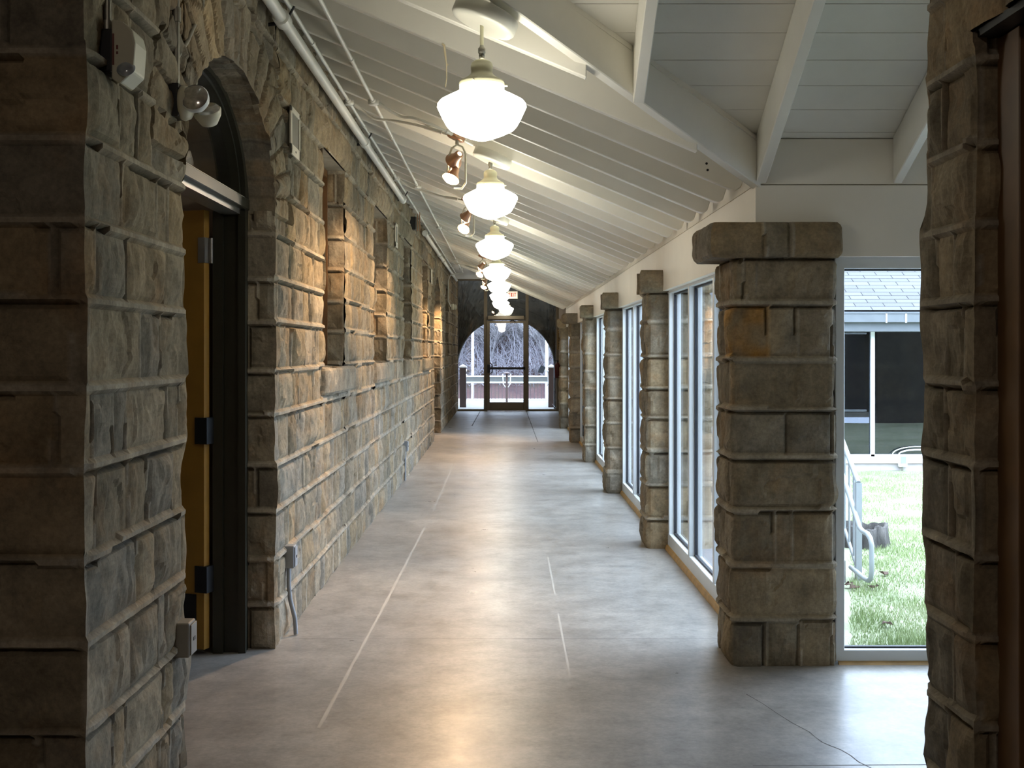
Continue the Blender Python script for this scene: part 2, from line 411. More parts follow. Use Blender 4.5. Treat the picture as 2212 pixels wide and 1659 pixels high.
def ret(y, side, v0, v1, seed, depth=.16, xend=None):
    """stone return of an opening; side=+1: the far jamb, which faces the camera"""
    n = (0, -1, 0) if side > 0 else (0, 1, 0)
    jl = make_joints(ROWS, 3, int(seed*10), .16, .4)
    def f(U, V): return masonry(U, V, ROWS, jl, seed, amp=.8)
    xe = xend if xend is not None else XL-depth
    us = cells(0, XL-xe, .013 if y < 9 else .022); vs_ = cells(v0, v1, .0135 if y < 9 else .024)
    U, V = np.meshgrid(us, vs_, indexing='ij'); h, C = f(U, V); k = 1-sm(U, .035)
    n = np.array(n, float)
    P = np.array((XL, y, 0.))+U[..., None]*np.array((-1., 0, 0))+V[..., None]*np.array((0, 0, 1.))+(h*(1-k))[..., None]*n+(k*(jit(V, seed)+.012))[..., None]*(n+np.array((1., 0, 0)))
    wl.grid(P, C, flip=side < 0)
edges = []
# pier between the passage and the arched door
lp(3.19, D1[0], 0, TOPL, (21., (0, -1, 0), 9), (22., (0, 1, 0), AR1[1]))
# front face of that pier, turned towards the camera
jf = make_joints(ROWS, 3, 77, .3, .62)
def fieldF(U, V): return masonry(U, V, ROWS, jf, 41.0)
U, V = np.meshgrid(cells(0, 1.5, .014), cells(0, TOPL, .014), indexing='ij'); h, C = fieldF(U, V); k = 1-sm(U, .035)
P = np.array((XL, 3.19, 0.))+U[..., None]*np.array((-1., 0, 0))+V[..., None]*np.array((0, 0, 1.))+(h*(1-k))[..., None]*np.array((0, -1., 0))+(k*(jit(V, 21.)+.012))[..., None]*np.array((1., -1., 0))
wl.grid(P, C, flip=False)
def archpart(D, AR, seed, res, depth):
    uc, v0, a, b, _ = AR
    lp_us = np.concatenate([uc-a*np.cos(np.linspace(0, math.pi, int((D[1]-D[0])/res)+20))]); lp_us = np.clip(lp_us, D[0], D[1])
    n = 70 if res < .02 else 45
    va = v0+b*np.sqrt(np.clip(1-((lp_us-uc)/a)**2, 0, 1))
    T = np.linspace(0, 1, n); U = np.repeat(lp_us[:, None], n, 1); V = va[:, None]+(TOPL-va)[:, None]*T[None]
    h, C = fieldL(U, V); dist = (V-va[:, None]); k = 1-sm(dist, .035)
    th = np.arctan2(V-v0, U-uc)
    jj = jit(np.repeat((np.arange(len(lp_us))*.035)[:, None], n, 1), seed)*.8+.012
    P = np.stack([XL+h*(1-k)+k*jj, U, V-k*jj*.6], -1)
    wl.grid(P, C, flip=True)
    m = 10; X = np.linspace(0, depth, m); hh = .012*(hsh(np.floor(np.arange(len(lp_us))/5.0), seed)-.5)
    G = np.zeros((len(lp_us), m, 3)); G[..., 0] = XL-X[None]; G[..., 1] = U[:, :m]*0+lp_us[:, None]
    nz = .02*(fbm(lp_us[:, None]*9, X[None]*14, seed+2, 3)-.5)
    G[..., 2] = va[:, None]+nz+hh[:, None]; G[:, 0] = P[:, 0]
    wl.grid(G, np.repeat(C[:, 0][:, None], m, 1)*.85, flip=False)
archpart(D1, AR1, 31., .0135, .16)
archpart(D2, AR2, 32., .036, .16)
ret(D1[1], +1, 0, AR1[1]+.02, 23.); ret(D1[0], -1, 0, AR1[1]+.02, 22.)
ret(D2[1], +1, 0, AR2[1]+.02, 27.); ret(D2[0], -1, 0, AR2[1]+.02, 28.)
prev = D1[1]; s0 = 23.
for i, (a, b) in enumerate(WIN):
    if i == 4:
        lp(prev, D2[0], 0, TOPL, (s0, (0, -1, 0), 0), (28., (0, 1, 0), AR2[1])); prev = D2[1]; s0 = 27.
    # split at window heights so that arrises only exist beside the opening
    if i in (0, 4): lp(prev, a, 0, TOPL, (s0, (0, -1, 0), AR1[1] if i == 0 else AR2[1]), None)
    else: lp(prev, a, 0, TOPL)
    lp(a, b, 0, ZS); lp(a, b, ZT, TOPL)
    ret(a, -1, ZS, ZT, 50.+i); ret(b, +1, ZS, ZT, 60.+i)
    prev = b
lp(prev, YE+.05, 0, TOPL)
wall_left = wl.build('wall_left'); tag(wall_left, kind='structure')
wl2 = MB()
for i, (a, b) in enumerate(WIN):      # soffits and sloping beds of the window recesses
    wl2.add([(XL+.01, a, ZT), (XL+.01, b, ZT), (XL-.17, b, ZT), (XL-.17, a, ZT)], [(0, 1, 2, 3)])
    wl2.add([(XL+.0, a, ZS-.0), (XL+.0, b, ZS), (XL-.17, b, ZS+.01), (XL-.17, a, ZS+.01)], [(0, 3, 2, 1)])
wl2.build('recess_bed', plain('recess_stone', (.28, .24, .18), .9, var=.2, scale=9), wall_left)
MB().box(XL-.5, XL-.17, 5.83+.02, D2[0]-.02, -.1, TOPL).box(XL-.5, XL-.17, D2[1]+.02, YE+.4, -.1, TOPL).box(-4.4, XL-.17, 3.2, 4.16, -.1, TOPL).build('wall_core', M_plaster, wall_left)
MB().box(XL-.5, XL-.17, 4.1, 5.9, 2.9, TOPL).box(XL-.5, XL-.17, 19.0, 21.1, 2.9, TOPL).build('wall_core', M_plaster, wall_left)
# window sills: rock-faced slabs that stand proud of the wall
for i, (a, b) in enumerate(WIN):
    st = Stone(); jj = [np.array([-9, 9.])]*3
    rock_block(st, XL-.05, XL+.045, a-.03, b+.20, 1.215, 1.385, np.array([-1., 5.]), jj, 80.+i, .016 if a < 9 else .03, amp=.5, rad=.05, soft=.012)
    st.build('window_sill', wall_left)
# blank infill of the bricked-off windows
for i, (a, b) in enumerate(WIN):
    w = box('window_%d' % (i+1), M_plaster, None, XL-.165, XL-.14, a, b, ZS, ZT); tag(w, kind='structure')
    m = MB(); m.box(XL-.14, XL-.105, a, a+.05, ZS, ZT).box(XL-.14, XL-.105, b-.03, b, ZS, ZT).box(XL-.14, XL-.105, a, b, ZT-.05, ZT); m.build('window_frame', M_brownwood, w)

# ---- right-hand masonry: the pier beside the camera and the wall it belongs to
JR = make_joints(ROWS, 12, 5, .14, .5)
wr = Stone(); XR = 1.3286; Y0R, Y1R = 3.25, 3.60
TOPR = 3.6
def fieldR(U, V): return masonry(U, V, ROWS, JR, 8.0)
def pr(us, vs_, base, ud, n, flip, e0, e1): patch(wr, us, vs_, base, ud, (0, 0, 1), n, fieldR, e0, e1, flip)
pr(cells(Y0R, Y1R, .0125), cells(0, TOPR, .0125), (XR, 0, 0), (0, 1, 0), (-1, 0, 0), False, (91., (0, -1, 0), 2.39), (92., (0, 1, 0), 9))
pr(cells(0, .35, .0125), cells(0, 2.4, .0125), (XR, Y0R, 0), (1, 0, 0), (0, -1, 0), False, (91., (-1, 0, 0), 2.39), None)
pr(cells(-.6, Y0R, .03), cells(2.395, TOPR, .02), (XR, 0, 0), (0, 1, 0), (-1, 0, 0), False, None, None)
pr(cells(0, 6.5, .05), cells(0, TOPR, .04), (XR, Y1R, 0), (1, 0, 0), (0, 1, 0), True, (92., (-1, 0, 0), 9), None)
wall_right = wr.build('wall_right'); tag(wall_right, kind='structure')
MB().box(XR+.03, XR+6, Y0R+.03, Y1R-.03, -.05, TOPR).box(XR+.02, XR+.3, -.6, Y0R, 2.43, TOPR).build('wall_core', M_plaster, wall_right)
MB().box(XR-.005, XR+.42, -.6, Y0R+.01, 2.375, 2.398).build('lintel_plate', M_black, wall_right)
# wood casing in that opening
dc = MB(); dc.box(XR+.052, XR+.16, 3.10, Y0R-.012, 0, 2.372).box(XR+.085, XR+.3, 3.03, 3.10, 0, 2.372).box(XR+.12, XR+.4, 2.96, 3.03, 0, 2.36)
door_3 = dc.build('door_3', M_brownwood, bevel=.004); tag(door_3, kind='structure')
box('door_panel', plain('dark_door', (.04, .025, .015), .5), door_3, XR+.30, XR+.34, 1.2, 3.0, 0.01, 2.36)

# ---- enclosure of the room the camera stands in, the adjoining room and the wing's far side
sh = MB()
sh.box(-4.5, -4.3, -3.2, 3.2, -.1, 3.7)
sh.box(-4.5, 3.4, -3.2, -3.0, -.1, 3.7)
wall_front = sh.build('wall_front', M_plaster); tag(wall_front, kind='structure')
wall_side = MB().box(3.0, 3.2, -3.0, 3.3, -.1, 3.7).build('wall_side', M_plaster); tag(wall_side, kind='structure')
cf = MB().box(-4.5, 3.4, -3.2, 3.18, 3.6, 3.75).box(-4.5, 3.4, 3.12, 3.2, 2.95, 3.6)
ceil_front = cf.build('ceiling_front', M_plaster); tag(ceil_front, kind='structure')
ar = MB(); ar.box(-4.6, -4.4, 3.2, 9.2, -.1, 3.6).box(-4.6, XL-.4, 9.0, 9.2, -.1, 3.6).box(-4.6, XL-.2, 3.2, 9.2, 3.45, 3.6)
wall_adjoining = ar.build('wall_adjoining', M_plaster); tag(wall_adjoining, kind='structure')
al = empty('added_fill_lamp', (-2.2, 4.6, 3.45)); tag(al, 'added unseen dome lamp lighting the room behind the arched door', 'added fill lamp', None, 'thing')  # added fill, out of view, to light the partition behind the fanlight
MB().lathe([(.0005, -.10), (.08, -.09), (.13, -.05), (.15, -.01), (.15, 0), (.0005, 0)], n=20).build('dome', emit('weak_fill_glow', (1.0, .82, .68), 3.5), al)
box('partition_stone', plain('lit_block_wall', (.42, .37, .32), .9, var=.25, scale=4), wall_adjoining, -3.0, -2.9, 3.4, 6.2, 2.15, 3.45)

rl = empty('added_fill_lamp', (-.6, -1.2, 3.598)); tag(rl, 'added unseen dome lamp brightening the dim front room', 'added fill lamp', None, 'thing')  # added fill behind the camera, brightens the near piers and casing
MB().lathe([(.0005, -.11), (.08, -.10), (.14, -.06), (.16, -.01)], n=24).build('dome', emit('front_fill_glow', (1.0, .88, .76), 66.0), rl)
MB().lathe([(.16, -.015), (.175, -.01), (.175, 0), (.0005, 0)], n=24).build('base', M_canopy, rl)
# ---- ceiling: boards over the gallery and over the wing, rafters, valley beam
def deckz(x): return HB(x)+.235
def deckz2(y): return HB2(y)+.225
cm = MB()
XA = -1.32
def gallery_pts(x, y): return (x, y, deckz(x))
cm.add([gallery_pts(XA, 1.0), gallery_pts(XA, YS+.05), gallery_pts(XH+.05, YS+.05), gallery_pts(XH+.05, YH), gallery_pts(XV(3.2), 3.2), gallery_pts(XV(1.0), 1.0)], [(0, 5, 4, 3, 2, 1)])
ceiling = cm.build('ceiling', M_deck); tag(ceiling, kind='structure')
# wing boards, one per course with open joints
bw = .176/math.sqrt(1+.46**2); y = YH+.02; m = MB(); g = MB(); i = 0
first = .055
while y > 2.9:
    yn = y-(first if i == 0 else bw); gpx = .0035
    x0a, x0b = XV(min(y, YH))-.02, XV(min(yn, YH))-.02
    z0, z1 = deckz2(y), deckz2(yn)
    m.add([(x0a, y, z0), (9, y, z0), (9, yn+gpx, z1-gpx*.46), (x0b, yn+gpx, z1-gpx*.46),
           (x0a, y, z0+.02), (9, y, z0+.02), (9, yn+gpx, z1+.02-gpx*.46), (x0b, yn+gpx, z1+.02-gpx*.46)],
          [(0, 1, 2, 3), (4, 7, 6, 5), (0, 4, 5, 1), (3, 2, 6, 7), (0, 3, 7, 4)])
    y = yn; i += 1
m.build('ceiling_boards', M_deck, ceiling)
MB().add([(XV(YH)-.1, YH+.1, deckz2(YH)+.03-.046), (9.1, YH+.1, deckz2(YH)+.03-.046), (9.1, 2.9, deckz2(2.9)+.03), (XV(2.9)-.1, 2.9, deckz2(2.9)+.03)], [(0, 1, 2, 3)]).build('board_gap', M_gap, ceiling)
# roof skin against daylight
MB().add([(XA-.5, .9, deckz(XA-.5)+.15), (XA-.5, YS+.2, deckz(XA-.5)+.15), (XH+.35, YS+.2, deckz(XH+.35)+.15), (XH+.35, YH+.12, deckz(XH+.35)+.15), (XV(YH)-.15, YH, deckz(XH)+.20), (XV(.9)-.15, .9, deckz(XV(.9))+.2)], [(0, 1, 2, 3, 4, 5)]).build('roof_skin', M_gap, ceiling)
ZF = EYE+1.765
MB().box(XL-.3, 1.7, YS+.06, YE+.15, ZF, ZF+.12).box(XL-.3, XL+1.6, YS+.05, YS+.12, ZF+.1, deckz(XA)+.3).build('flat_soffit', M_deck, ceiling)
MB().add([(XL-.3, YS+.10, deckz(XL-.3)+.01), (1.7, YS+.10, deckz(1.7)+.01), (1.7, YS+.10, ZF+.5), (XL-.3, YS+.10, ZF+.5)], [(0, 1, 2, 3)]).build('gable_panel', M_deck, ceiling)
# gallery rafters
RW = .046
def rafter(yc, xend):
    hb = HB; xe = xend
    poly = [(XL-.14, hb(XL-.14))]
    if xe > 1.0: poly += [(xe-.075, hb(xe-.075)), (xe-.045, hb(xe-.045)+.004), (xe-.02, hb(xe-.02)+.03), (xe, hb(xe)+.10), (xe+.015, hb(xe)+.215)]
    else: poly += [(xe, hb(xe)), (xe, hb(xe)+.23)]
    poly += [(XL-.14, hb(XL-.14)+.23)]
    return MB().prism(poly, 'y', yc-RW/2, yc+RW/2).build('rafter', M_white, ceiling, .004, 1)
SP = .469
yc = 5.70
while yc < YS: rafter(yc, 1.185); yc += SP
bm = MB()
for bxx, by_, dz in ((.995, 5.70-RW/2, .075), (1.0, 5.70-RW/2, .045), (.99, 10.39-RW/2, .07)):
    bm.lathe([(.0004, .002), (.006, .002), (.006, 0)], (bxx, by_, HB(bxx)+dz), 10, rotx(math.radians(90)))
bm.build('rafter_bolt', M_black, ceiling)
for yc in (5.231, 4.762, 4.293, 3.824, 3.355): rafter(yc, XV(yc)-.02)
# valley beam
def beam(name, A, B, w, dh, mat=M_white, parent=ceiling, bev=.004):
    """A, B: centre of the underside at both ends; w: width; dh: vertical depth"""
    A = np.array(A, float); B = np.array(B, float); d = B-A; n = np.array((-d[1], d[0], 0)); n = n/np.linalg.norm(n)*w/2
    v = [A-n, A+n, B+n, B-n]; v = v+[p+np.array((0, 0, dh)) for p in v]
    return MB().add(v, [(0, 1, 2, 3), (4, 7, 6, 5), (0, 4, 5, 1), (1, 5, 6, 2), (2, 6, 7, 3), (3, 7, 4, 0)]).build(name, mat, parent, bev, 1)
def VZ(y): t = (YH-y)*1.135; return EYE+.772+.4575*t
beam('valley_beam', (XH+.01, YH+.02, VZ(YH)), (XV(3.0), 3.0, VZ(3.0)), .052, .235)
# wing rafters (one on the corner, one further right, jacks on the valley)
def wrafter(xa, ya, xb, yb, w=.046): return beam('rafter', (xa, ya, HB2(ya)+.0), (xb, yb, HB2(yb)), w, .222)
wrafter(1.222, YH-.005, 1.16, 3.3, .05)
wrafter(1.87, YH-.005, 1.855, 3.3, .042)
wrafter(2.55, YH-.005, 2.55, 3.3); wrafter(3.2, YH-.005, 3.2, 3.3); wrafter(3.85, YH-.005, 3.85, 3.3)
wrafter(.575, 4.93, .53, 3.3, .05)
wrafter(-.08, 4.35, -.1, 3.3)
# nails along the rafter heel
# ---- header walls over the glazing
hd = MB()
hd.box(XH+.004, XH+.10, YH-.0+.004, YS-.06, EYE+.79, EYE+1.03)      # upper board, gallery side
hd.box(XH, XH+.10, YH, YS-.06, EYE+.447, EYE+.786)
hd.box(XH+.03, XH+.09, YH+.03, YS-.06, EYE+.78, EYE+.80)
wall_header = hd.build('wall_header', M_header, bevel=.002); tag(wall_header, kind='structure')
hd = MB(); hd.box(XH+.095, 9, YH+.004, YH+.10, EYE+.79, EYE+1.006).box(XH+.098, 9, YH, YH+.10, EYE+.447, EYE+.786).box(XH+.05, 9, YH+.03, YH+.09, EYE+.78, EYE+.80)
wall_back = hd.build('wall_back', M_header, bevel=.002); tag(wall_back, kind='structure')
MB().box(XH+.05, 9, YH+.012, YH+.09, EYE+1.0, EYE+1.3).box(XH+.012, XH+.09, YH, YS, EYE+1.0, EYE+1.25).build('wall_core', M_gap, wall_back)
M_darkback = plain('dark_reflection_backing', (.05, .043, .035), .9, var=.2)  # dark tone chosen so the opposite panes have nothing bright to mirror
MB().box(XH+.10, 9, YH+.102, YH+.15, EYE+.44, EYE+1.35).box(XH+.101, XH+.15, YH+.15, YS+.1, EYE+.44, EYE+1.25).build('added_reflection_sheet', M_darkback, wall_back)  # unseen sheet added to darken the reflections in the opposite panes
wall_wing_and_screen = MB().box(8.8, 9.0, 3.6, YH, -.1, 3.2).box(9.0, 22, YH+.1, YH+.3, -.4, 3.3).build('wall_wing_and_screen', M_darkback); tag(wall_wing_and_screen, kind='structure')  # wing end wall, plus an unseen dark wall added for the pane reflections

# ---- stone pillars
PIL = [(5.485, 5.90), (8.74, 9.17), (12.12, 12.55), (15.48, 15.9), (18.8, 19.25), (22.2, 22.65)]
PROWS = np.array([-.02, .23, .487, .74, .99, 1.22, 1.46, 1.724, 1.95, 2.2])
PLAB = ['broad stone pillar with a wide capital at the corner of the gallery, nearest the camera',
        'slim stone pillar with a blocky capital, second along the window wall from the corner pillar',
        'stone pillar with a blocky capital, third along the window wall from the corner pillar',
        'stone pillar with a flat capital, fourth along the window wall from the corner pillar',
        'stone pillar with a flat capital, fifth along the window wall, second from the far end',
        'farthest stone pillar of the window wall, beside the fire extinguisher and glass end door']
for i, (y0, y1) in enumerate(PIL):
    res = [.0135, .016, .02, .026, .03, .034][i]
    e = empty('stone_pillar', (1.33, (y0+y1)/2, 0)); tag(e, PLAB[i], 'pillar', 'stone pillars along the window wall', 'thing')
    w = .5; d = y1-y0; per = 2*(w+d)
    jl = make_joints(PROWS, per, 200+i, .28, .6, 0.0)
    jl = [np.array([0, w, w+d*.6, 2*w+d, per]) for _ in PROWS]
    if i == 0:
        cut = {1: [], 0: [.20, .30], 2: [], 3: [.20, .27, .36], 4: [], 5: [.255], 6: [.0], 7: [.17, .30], 8: []}
        cut = {0: [.14, .30], 1: [], 2: [.20, .285], 3: [], 4: [.25], 5: [], 6: [.165, .30], 7: [.05], 8: []}
        for r_ in range(9): jl[r_] = np.array(sorted([-.02]+cut.get(r_, [])+[w+.03 if r_ % 2 else w-.03, w+d*.5, 2*w+d-.03, 2*w+d+(.22 if r_ % 2 else .1), per+.02]))
    else:
        for r_ in range(9): jl[r_] = np.array(sorted([-.02, .30 if r_ % 2 else .22, w, w+d*.5, 2*w+d, 2*w+d+(.25 if r_ % 2 else .14), per+.02]))
    st = Stone(); rock_block(st, 1.085+.012, 1.58-.01, y0+.02, y1-.02, 0, 1.95, PROWS, jl, 300.+i, res, amp=.95, rad=.03, topcap=True, ochre=(1.475, 1.715) if i == 0 else None)
    o = st.build('shaft', e); o.matrix_parent_inverse = e.matrix_world.inverted() if False else o.matrix_parent_inverse
    o.location = (-1.33, -(y0+y1)/2, 0)
    st = Stone(); x0 = .965 if i == 0 else 1.01; x1 = 1.60
    cj = [np.array([-.02, .235, .33, .42, .66, 1.1, 1.4, 9])] if i == 0 else [np.array([-.02, .3, .62, 1.1, 1.4, 9])]
    if i == 0: cj = [np.array([-.3, .26, .385, .70, 1.1, 1.5, 9])]
    rock_block(st, x0, x1, y0-.05, y1+.03, 1.94, 2.105, np.array([1.9, 2.14]), cj, 350.+i, res, amp=.55, rad=.06, soft=.022)
    o = st.build('capital', e); o.location = (-1.33, -(y0+y1)/2, 0)
# solid wall past the last pillar
box('wall_right_far', M_plaster, None, 1.365, 1.6, 22.66, YE+.1, 0, 3.3)
bpy.data.objects['wall_right_far']['kind'] = 'structure'

# ---- window walls
wn = 6
def glazed_x(y0, y1, nm, posts):
    """glazing in the plane beside the gallery"""
    global wn
    X0 = 1.24; X1 = 1.33; zb, zt = .012, EYE+.458
    m = MB(); m.box(X0, X1, y0, y1, zb, zb+.11).box(X0, X1, y0, y1, zt-.03, zt+.03)
    for p in posts: m.box(X0, X1, p-.0225, p+.0225, zb+.1, zt-.02)
    o = m.build('window_%d' % wn, M_frame, None, .003, 1); tag(o, kind='structure'); wn += 1
    for a, b in zip(posts[:-1], posts[1:]):
        box('pane', M_glass, o, X0+.045, X0+.053, a+.0225, b-.0225, zb+.11, zt-.03)
        g = MB(); g.box(X0+.037, X0+.06, a+.0225, a+.0325, zb+.11, zt-.03).box(X0+.037, X0+.06, b-.0325, b-.0225, zb+.11, zt-.03).box(X0+.037, X0+.06, a, b, zb+.11, zb+.122).box(X0+.037, X0+.06, a, b, zt-.042, zt-.03)
        g.build('gasket', M_gasket, o)
    q = MB(); q.prism([(X0, .0), (X0, .035), (X0-.012, .03), (X0-.022, .0)], 'y', y0, y1); q.build('quarter_round', M_oak, o)
glazed_x(5.9, 8.76, 'a', [5.93, 6.85, 7.77, 8.70])
glazed_x(9.16, 12.14, 'b', [9.2, 10.15, 11.1, 12.08])
glazed_x(12.54, 15.5, 'c', [12.58, 13.54, 14.5, 15.45])
glazed_x(15.9, 18.82, 'd', [15.94, 16.9, 17.85, 18.77])
glazed_x(19.24, 22.22, 'e', [19.28, 20.25, 21.2, 22.17])
# glazing of the wing, facing the camera
m = MB(); Yg = 5.54; zt = EYE+.447; m.box(1.585, 8.8, Yg, Yg+.09, .012, .066).box(1.585, 8.8, Yg, Yg+.09, zt-.055, zt+.02)
ps = [1.61, 2.56, 3.5, 4.45, 5.4, 6.35, 7.3, 8.25]
for p in ps: m.box(p-.022, p+.022, Yg, Yg+.09, .06, zt-.05)
o = m.build('window_%d' % wn, M_frame, None, .003, 1); tag(o, kind='structure'); wn += 1
for a, b in zip(ps[:-1], ps[1:]):
    box('pane', M_glass, o, a+.022, b-.022, Yg+.045, Yg+.053, .066, zt-.055)
    g = MB(); g.box(a+.022, b-.022, Yg+.037, Yg+.06, .066, .074).box(a+.022, b-.022, Yg+.037, Yg+.06, zt-.063, zt-.055); g.build('gasket', M_gasket, o)
MB().prism([(Yg, 0), (Yg, .014), (Yg-.022, 0)], 'x', 1.6, 8.8).build('quarter_round', M_oak, o)

# ================================================================== END GLAZING AND DOOR
def ex(px): return (px-CX)*YE/F
def ez(py): return EYE-(py-CY)*YE/F
zt_l = 3.35
m = MB(); Yf = YE
def fr(m, x0, x1, z0, z1, d=.10): m.box(x0, x1, Yf, Yf+d, z0, z1)
fr(m, ex(982), ex(989), 0, zt_l); fr(m, ex(1045), ex(1052.5), 0, zt_l); fr(m, ex(1135.5), ex(1142), 0, 3.1); fr(m, ex(1201), ex(1208.5), 0, 2.7)
fr(m, ex(989), ex(1047), 0, .05); fr(m, ex(1142), ex(1202), 0, .05); fr(m, ex(1052), ex(1136), ez(692), ez(684.5)); fr(m, ex(982), ex(1052), ez(606), ez(600))
ew = m.build('window_end', M_bronze, None, .004, 1); ew.name = 'window_%d' % wn; tag(ew, kind='structure'); wn += 1
for x0, x1, z0, z1 in ((989, 1045, .05, zt_l), (1142, 1201, .05, 2.75), (1052.5, 1135.5, ez(684), 3.1)):
    box('pane', M_glass, ew, ex(x0), ex(x1), Yf+.04, Yf+.048, z0, z1)
d2 = empty('door_2', (ex(1050), YE, 0)); d2['kind'] = 'structure'
m = MB(); lx0, lx1 = ex(1051), ex(1141); zt_ = ez(693.5)
m.box(lx0, ex(1058), Yf-.03, Yf+.02, .01, zt_).box(ex(1130.5), lx1, Yf-.03, Yf+.02, .01, zt_).box(ex(1058), ex(1130.5), Yf-.03, Yf+.02, .01, ez(869)).box(ex(1058), ex(1130.5), Yf-.03, Yf+.02, ez(698), zt_)
inv = (-ex(1050), -YE, 0)
def dpart(mb, name, mat, bev=0.0, par=d2, off=inv):
    o = mb.build(name, mat, par, bev, 1); o.location = off; return o
dpart(m, 'door_leaf', M_bronze, .004)
dpart(MB().box(ex(1058), ex(1130.5), Yf-.01, Yf-.002, ez(869), ez(698)), 'pane', M_glass)
m = MB(); m.box(ex(1057), ex(1134), Yf-.10, Yf-.06, ez(798), ez(793)); m.box(ex(1053), ex(1058.5), Yf-.10, Yf-.03, ez(805), ez(787)); m.box(ex(1130), ex(1134.5), Yf-.10, Yf-.03, ez(799), ez(792))
dpart(m, 'panic_bar', M_black, .008)
m = MB(); m.tube([(ex(1058), Yf+.02, ez(785)), (ex(1060), Yf+.09, ez(785)), (ex(1063), Yf+.10, ez(788)), (ex(1063), Yf+.10, ez(804)), (ex(1060), Yf+.09, ez(807)), (ex(1058), Yf+.02, ez(807))], .014, 8)
dpart(m, 'pull_handle', M_black)
m = MB(); m.box(ex(1054), ex(1132), Yf-.09, Yf-.0, ez(690), ez(682.5)); dpart(m, 'door_closer_cover', M_bronze, .006)
m = MB(); m.tube([(ex(1102), Yf-.03, ez(694)), (ex(1108), Yf-.08, ez(692)), (ex(1113), Yf-.04, ez(695))], .012, 6); dpart(m, 'closer_arm', M_black)

# closing wall between glazing and ceiling
# ================================================================== LEFT ARCHED DOOR
d1 = empty('door_1', (XL-.12, 5.0, 0)); d1['kind'] = 'structure'; off1 = (-(XL-.12), -5.0, 0)
xf0, xf1 = -1.42, -1.285
m = MB(); ya, yb = 4.19, 5.80
m.box(xf0, xf1, yb-.05, yb+.02, 0, 2.2).box(xf0, xf1, ya-.02, ya+.05, 0, 2.2)
m.box(xf1-.03, xf1+.006, yb-.07, yb-.045, 0, 2.19).box(xf0-.02, xf0+.03, yb-.075, yb-.05, 0, 2.19)
# fanlight frame: half ellipse
uc, v0, a, b = 5.0, EYE+.73, .80, .52
def ell(rr, n=40): return [(uc+rr*a*math.cos(math.pi*i/n), v0+(b-(1-rr)*a)*math.sin(math.pi*i/n) if False else v0+rr*b*math.sin(math.pi*i/n)) for i in range(n+1)]
def band(m, r0, r1, x0, x1):
    A = ell(r0); B = ell(r1); n = len(A)
    v = [(x1, p[0], p[1]) for p in A]+[(x1, p[0], p[1]) for p in B]+[(x0, p[0], p[1]) for p in A]+[(x0, p[0], p[1]) for p in B]
    f = []
    for i in range(n-1):
        f += [(i, i+1, n+i+1, n+i), (i, 2*n+i, 2*n+i+1, i+1), (n+i, n+i+1, 3*n+i+1, 3*n+i), (2*n+i, 3*n+i, 3*n+i+1, 2*n+i+1)]
    m.add(v, f)
band(m, 1.06, .93, xf0, xf1+.005); band(m, .93, .90, xf0+.03, xf1-.02)
dpart(m, 'door_frame', M_darkmetal, .0, d1, off1)
m = MB(); m.box(xf0, xf1+.012, ya, yb, 2.20, 2.255); dpart(m, 'transom_bar', M_darkmetal, .004, d1, off1)
m = MB(); m.box(xf0-.01, xf1+.0, ya+.02, yb-.02, 2.256, 2.262); dpart(m, 'lit_transom_top', plain('painted_lit_ledge', (.62, .56, .47), .4), 0, d1, off1)  # pale strip paints the light caught on top of the transom bar
m = MB(); m.box(xf0+.02, xf1-.02, ya+.05, yb-.05, 2.175, 2.2); dpart(m, 'door_stop', M_steel, 0, d1, off1)
pts = ell(.91); v = [(-1.345, p[0], p[1]) for p in pts]+[(-1.349, p[0], p[1]) for p in pts]
n_ = len(pts); m = MB(); m.add(v, [tuple(range(n_)), tuple(range(2*n_-1, n_-1, -1))]); dpart(m, 'fanlight_pane', M_glass, 0, d1, off1)
# leaf, hung on the far jamb and standing open into the next room
lf = MB().box(-.90, 0, -.0225, .0225, .03, 2.19).build('door_leaf', M_door, d1, .002, 1)
lf.location = (-1.462+off1[0], 5.70+off1[1], 0); lf.rotation_euler = (0, 0, -math.radians(20))
k_ = MB().box(-.88, -.045, -.0265, -.0225, .035, .30).build('kick_plate', M_black, lf)
for z in (.33, 1.06, 1.93):
    mm = M_steel if z > 1.5 else M_black
    h_ = MB().box(-.0, .0035, -.02, .022, z, z+.12).box(.0035, .006, .016, .05, z, z+.12).tube([(.012, .030, z), (.012, .030, z+.12)], .009, 8)
    if z > 1.5:
        h_ = MB().box(-.034, .004, -.026, -.0225, z, z+.125).box(.0, .0035, -.02, .022, z, z+.125).tube([(.012, .020, z), (.012, .020, z+.125)], .009, 8)
    else: h_ = MB().box(-.05, .02, -.03, .03, z-.02, z+.11)
    h_.build('hinge', mm, lf)
# second, farther arched doorway: a dark flush door
d4 = empty('door_4', (XL-.12, 20, 0)); d4['kind'] = 'structure'; o4 = (-(XL-.12), -20, 0)
dpart(MB().box(XL-.20, XL-.15, 19.05, 21.05, 0, 2.9), 'door_leaf', M_darkmetal, 0, d4, o4)
dpart(MB().box(XL-.15, XL-.10, 20.96, 21.05, 0, 2.15).box(XL-.15, XL-.10, 19.05, 19.12, 0, 2.15).box(XL-.15, XL-.10, 19.05, 21.05, 2.1, 2.16), 'door_frame', M_bronze, 0, d4, o4)

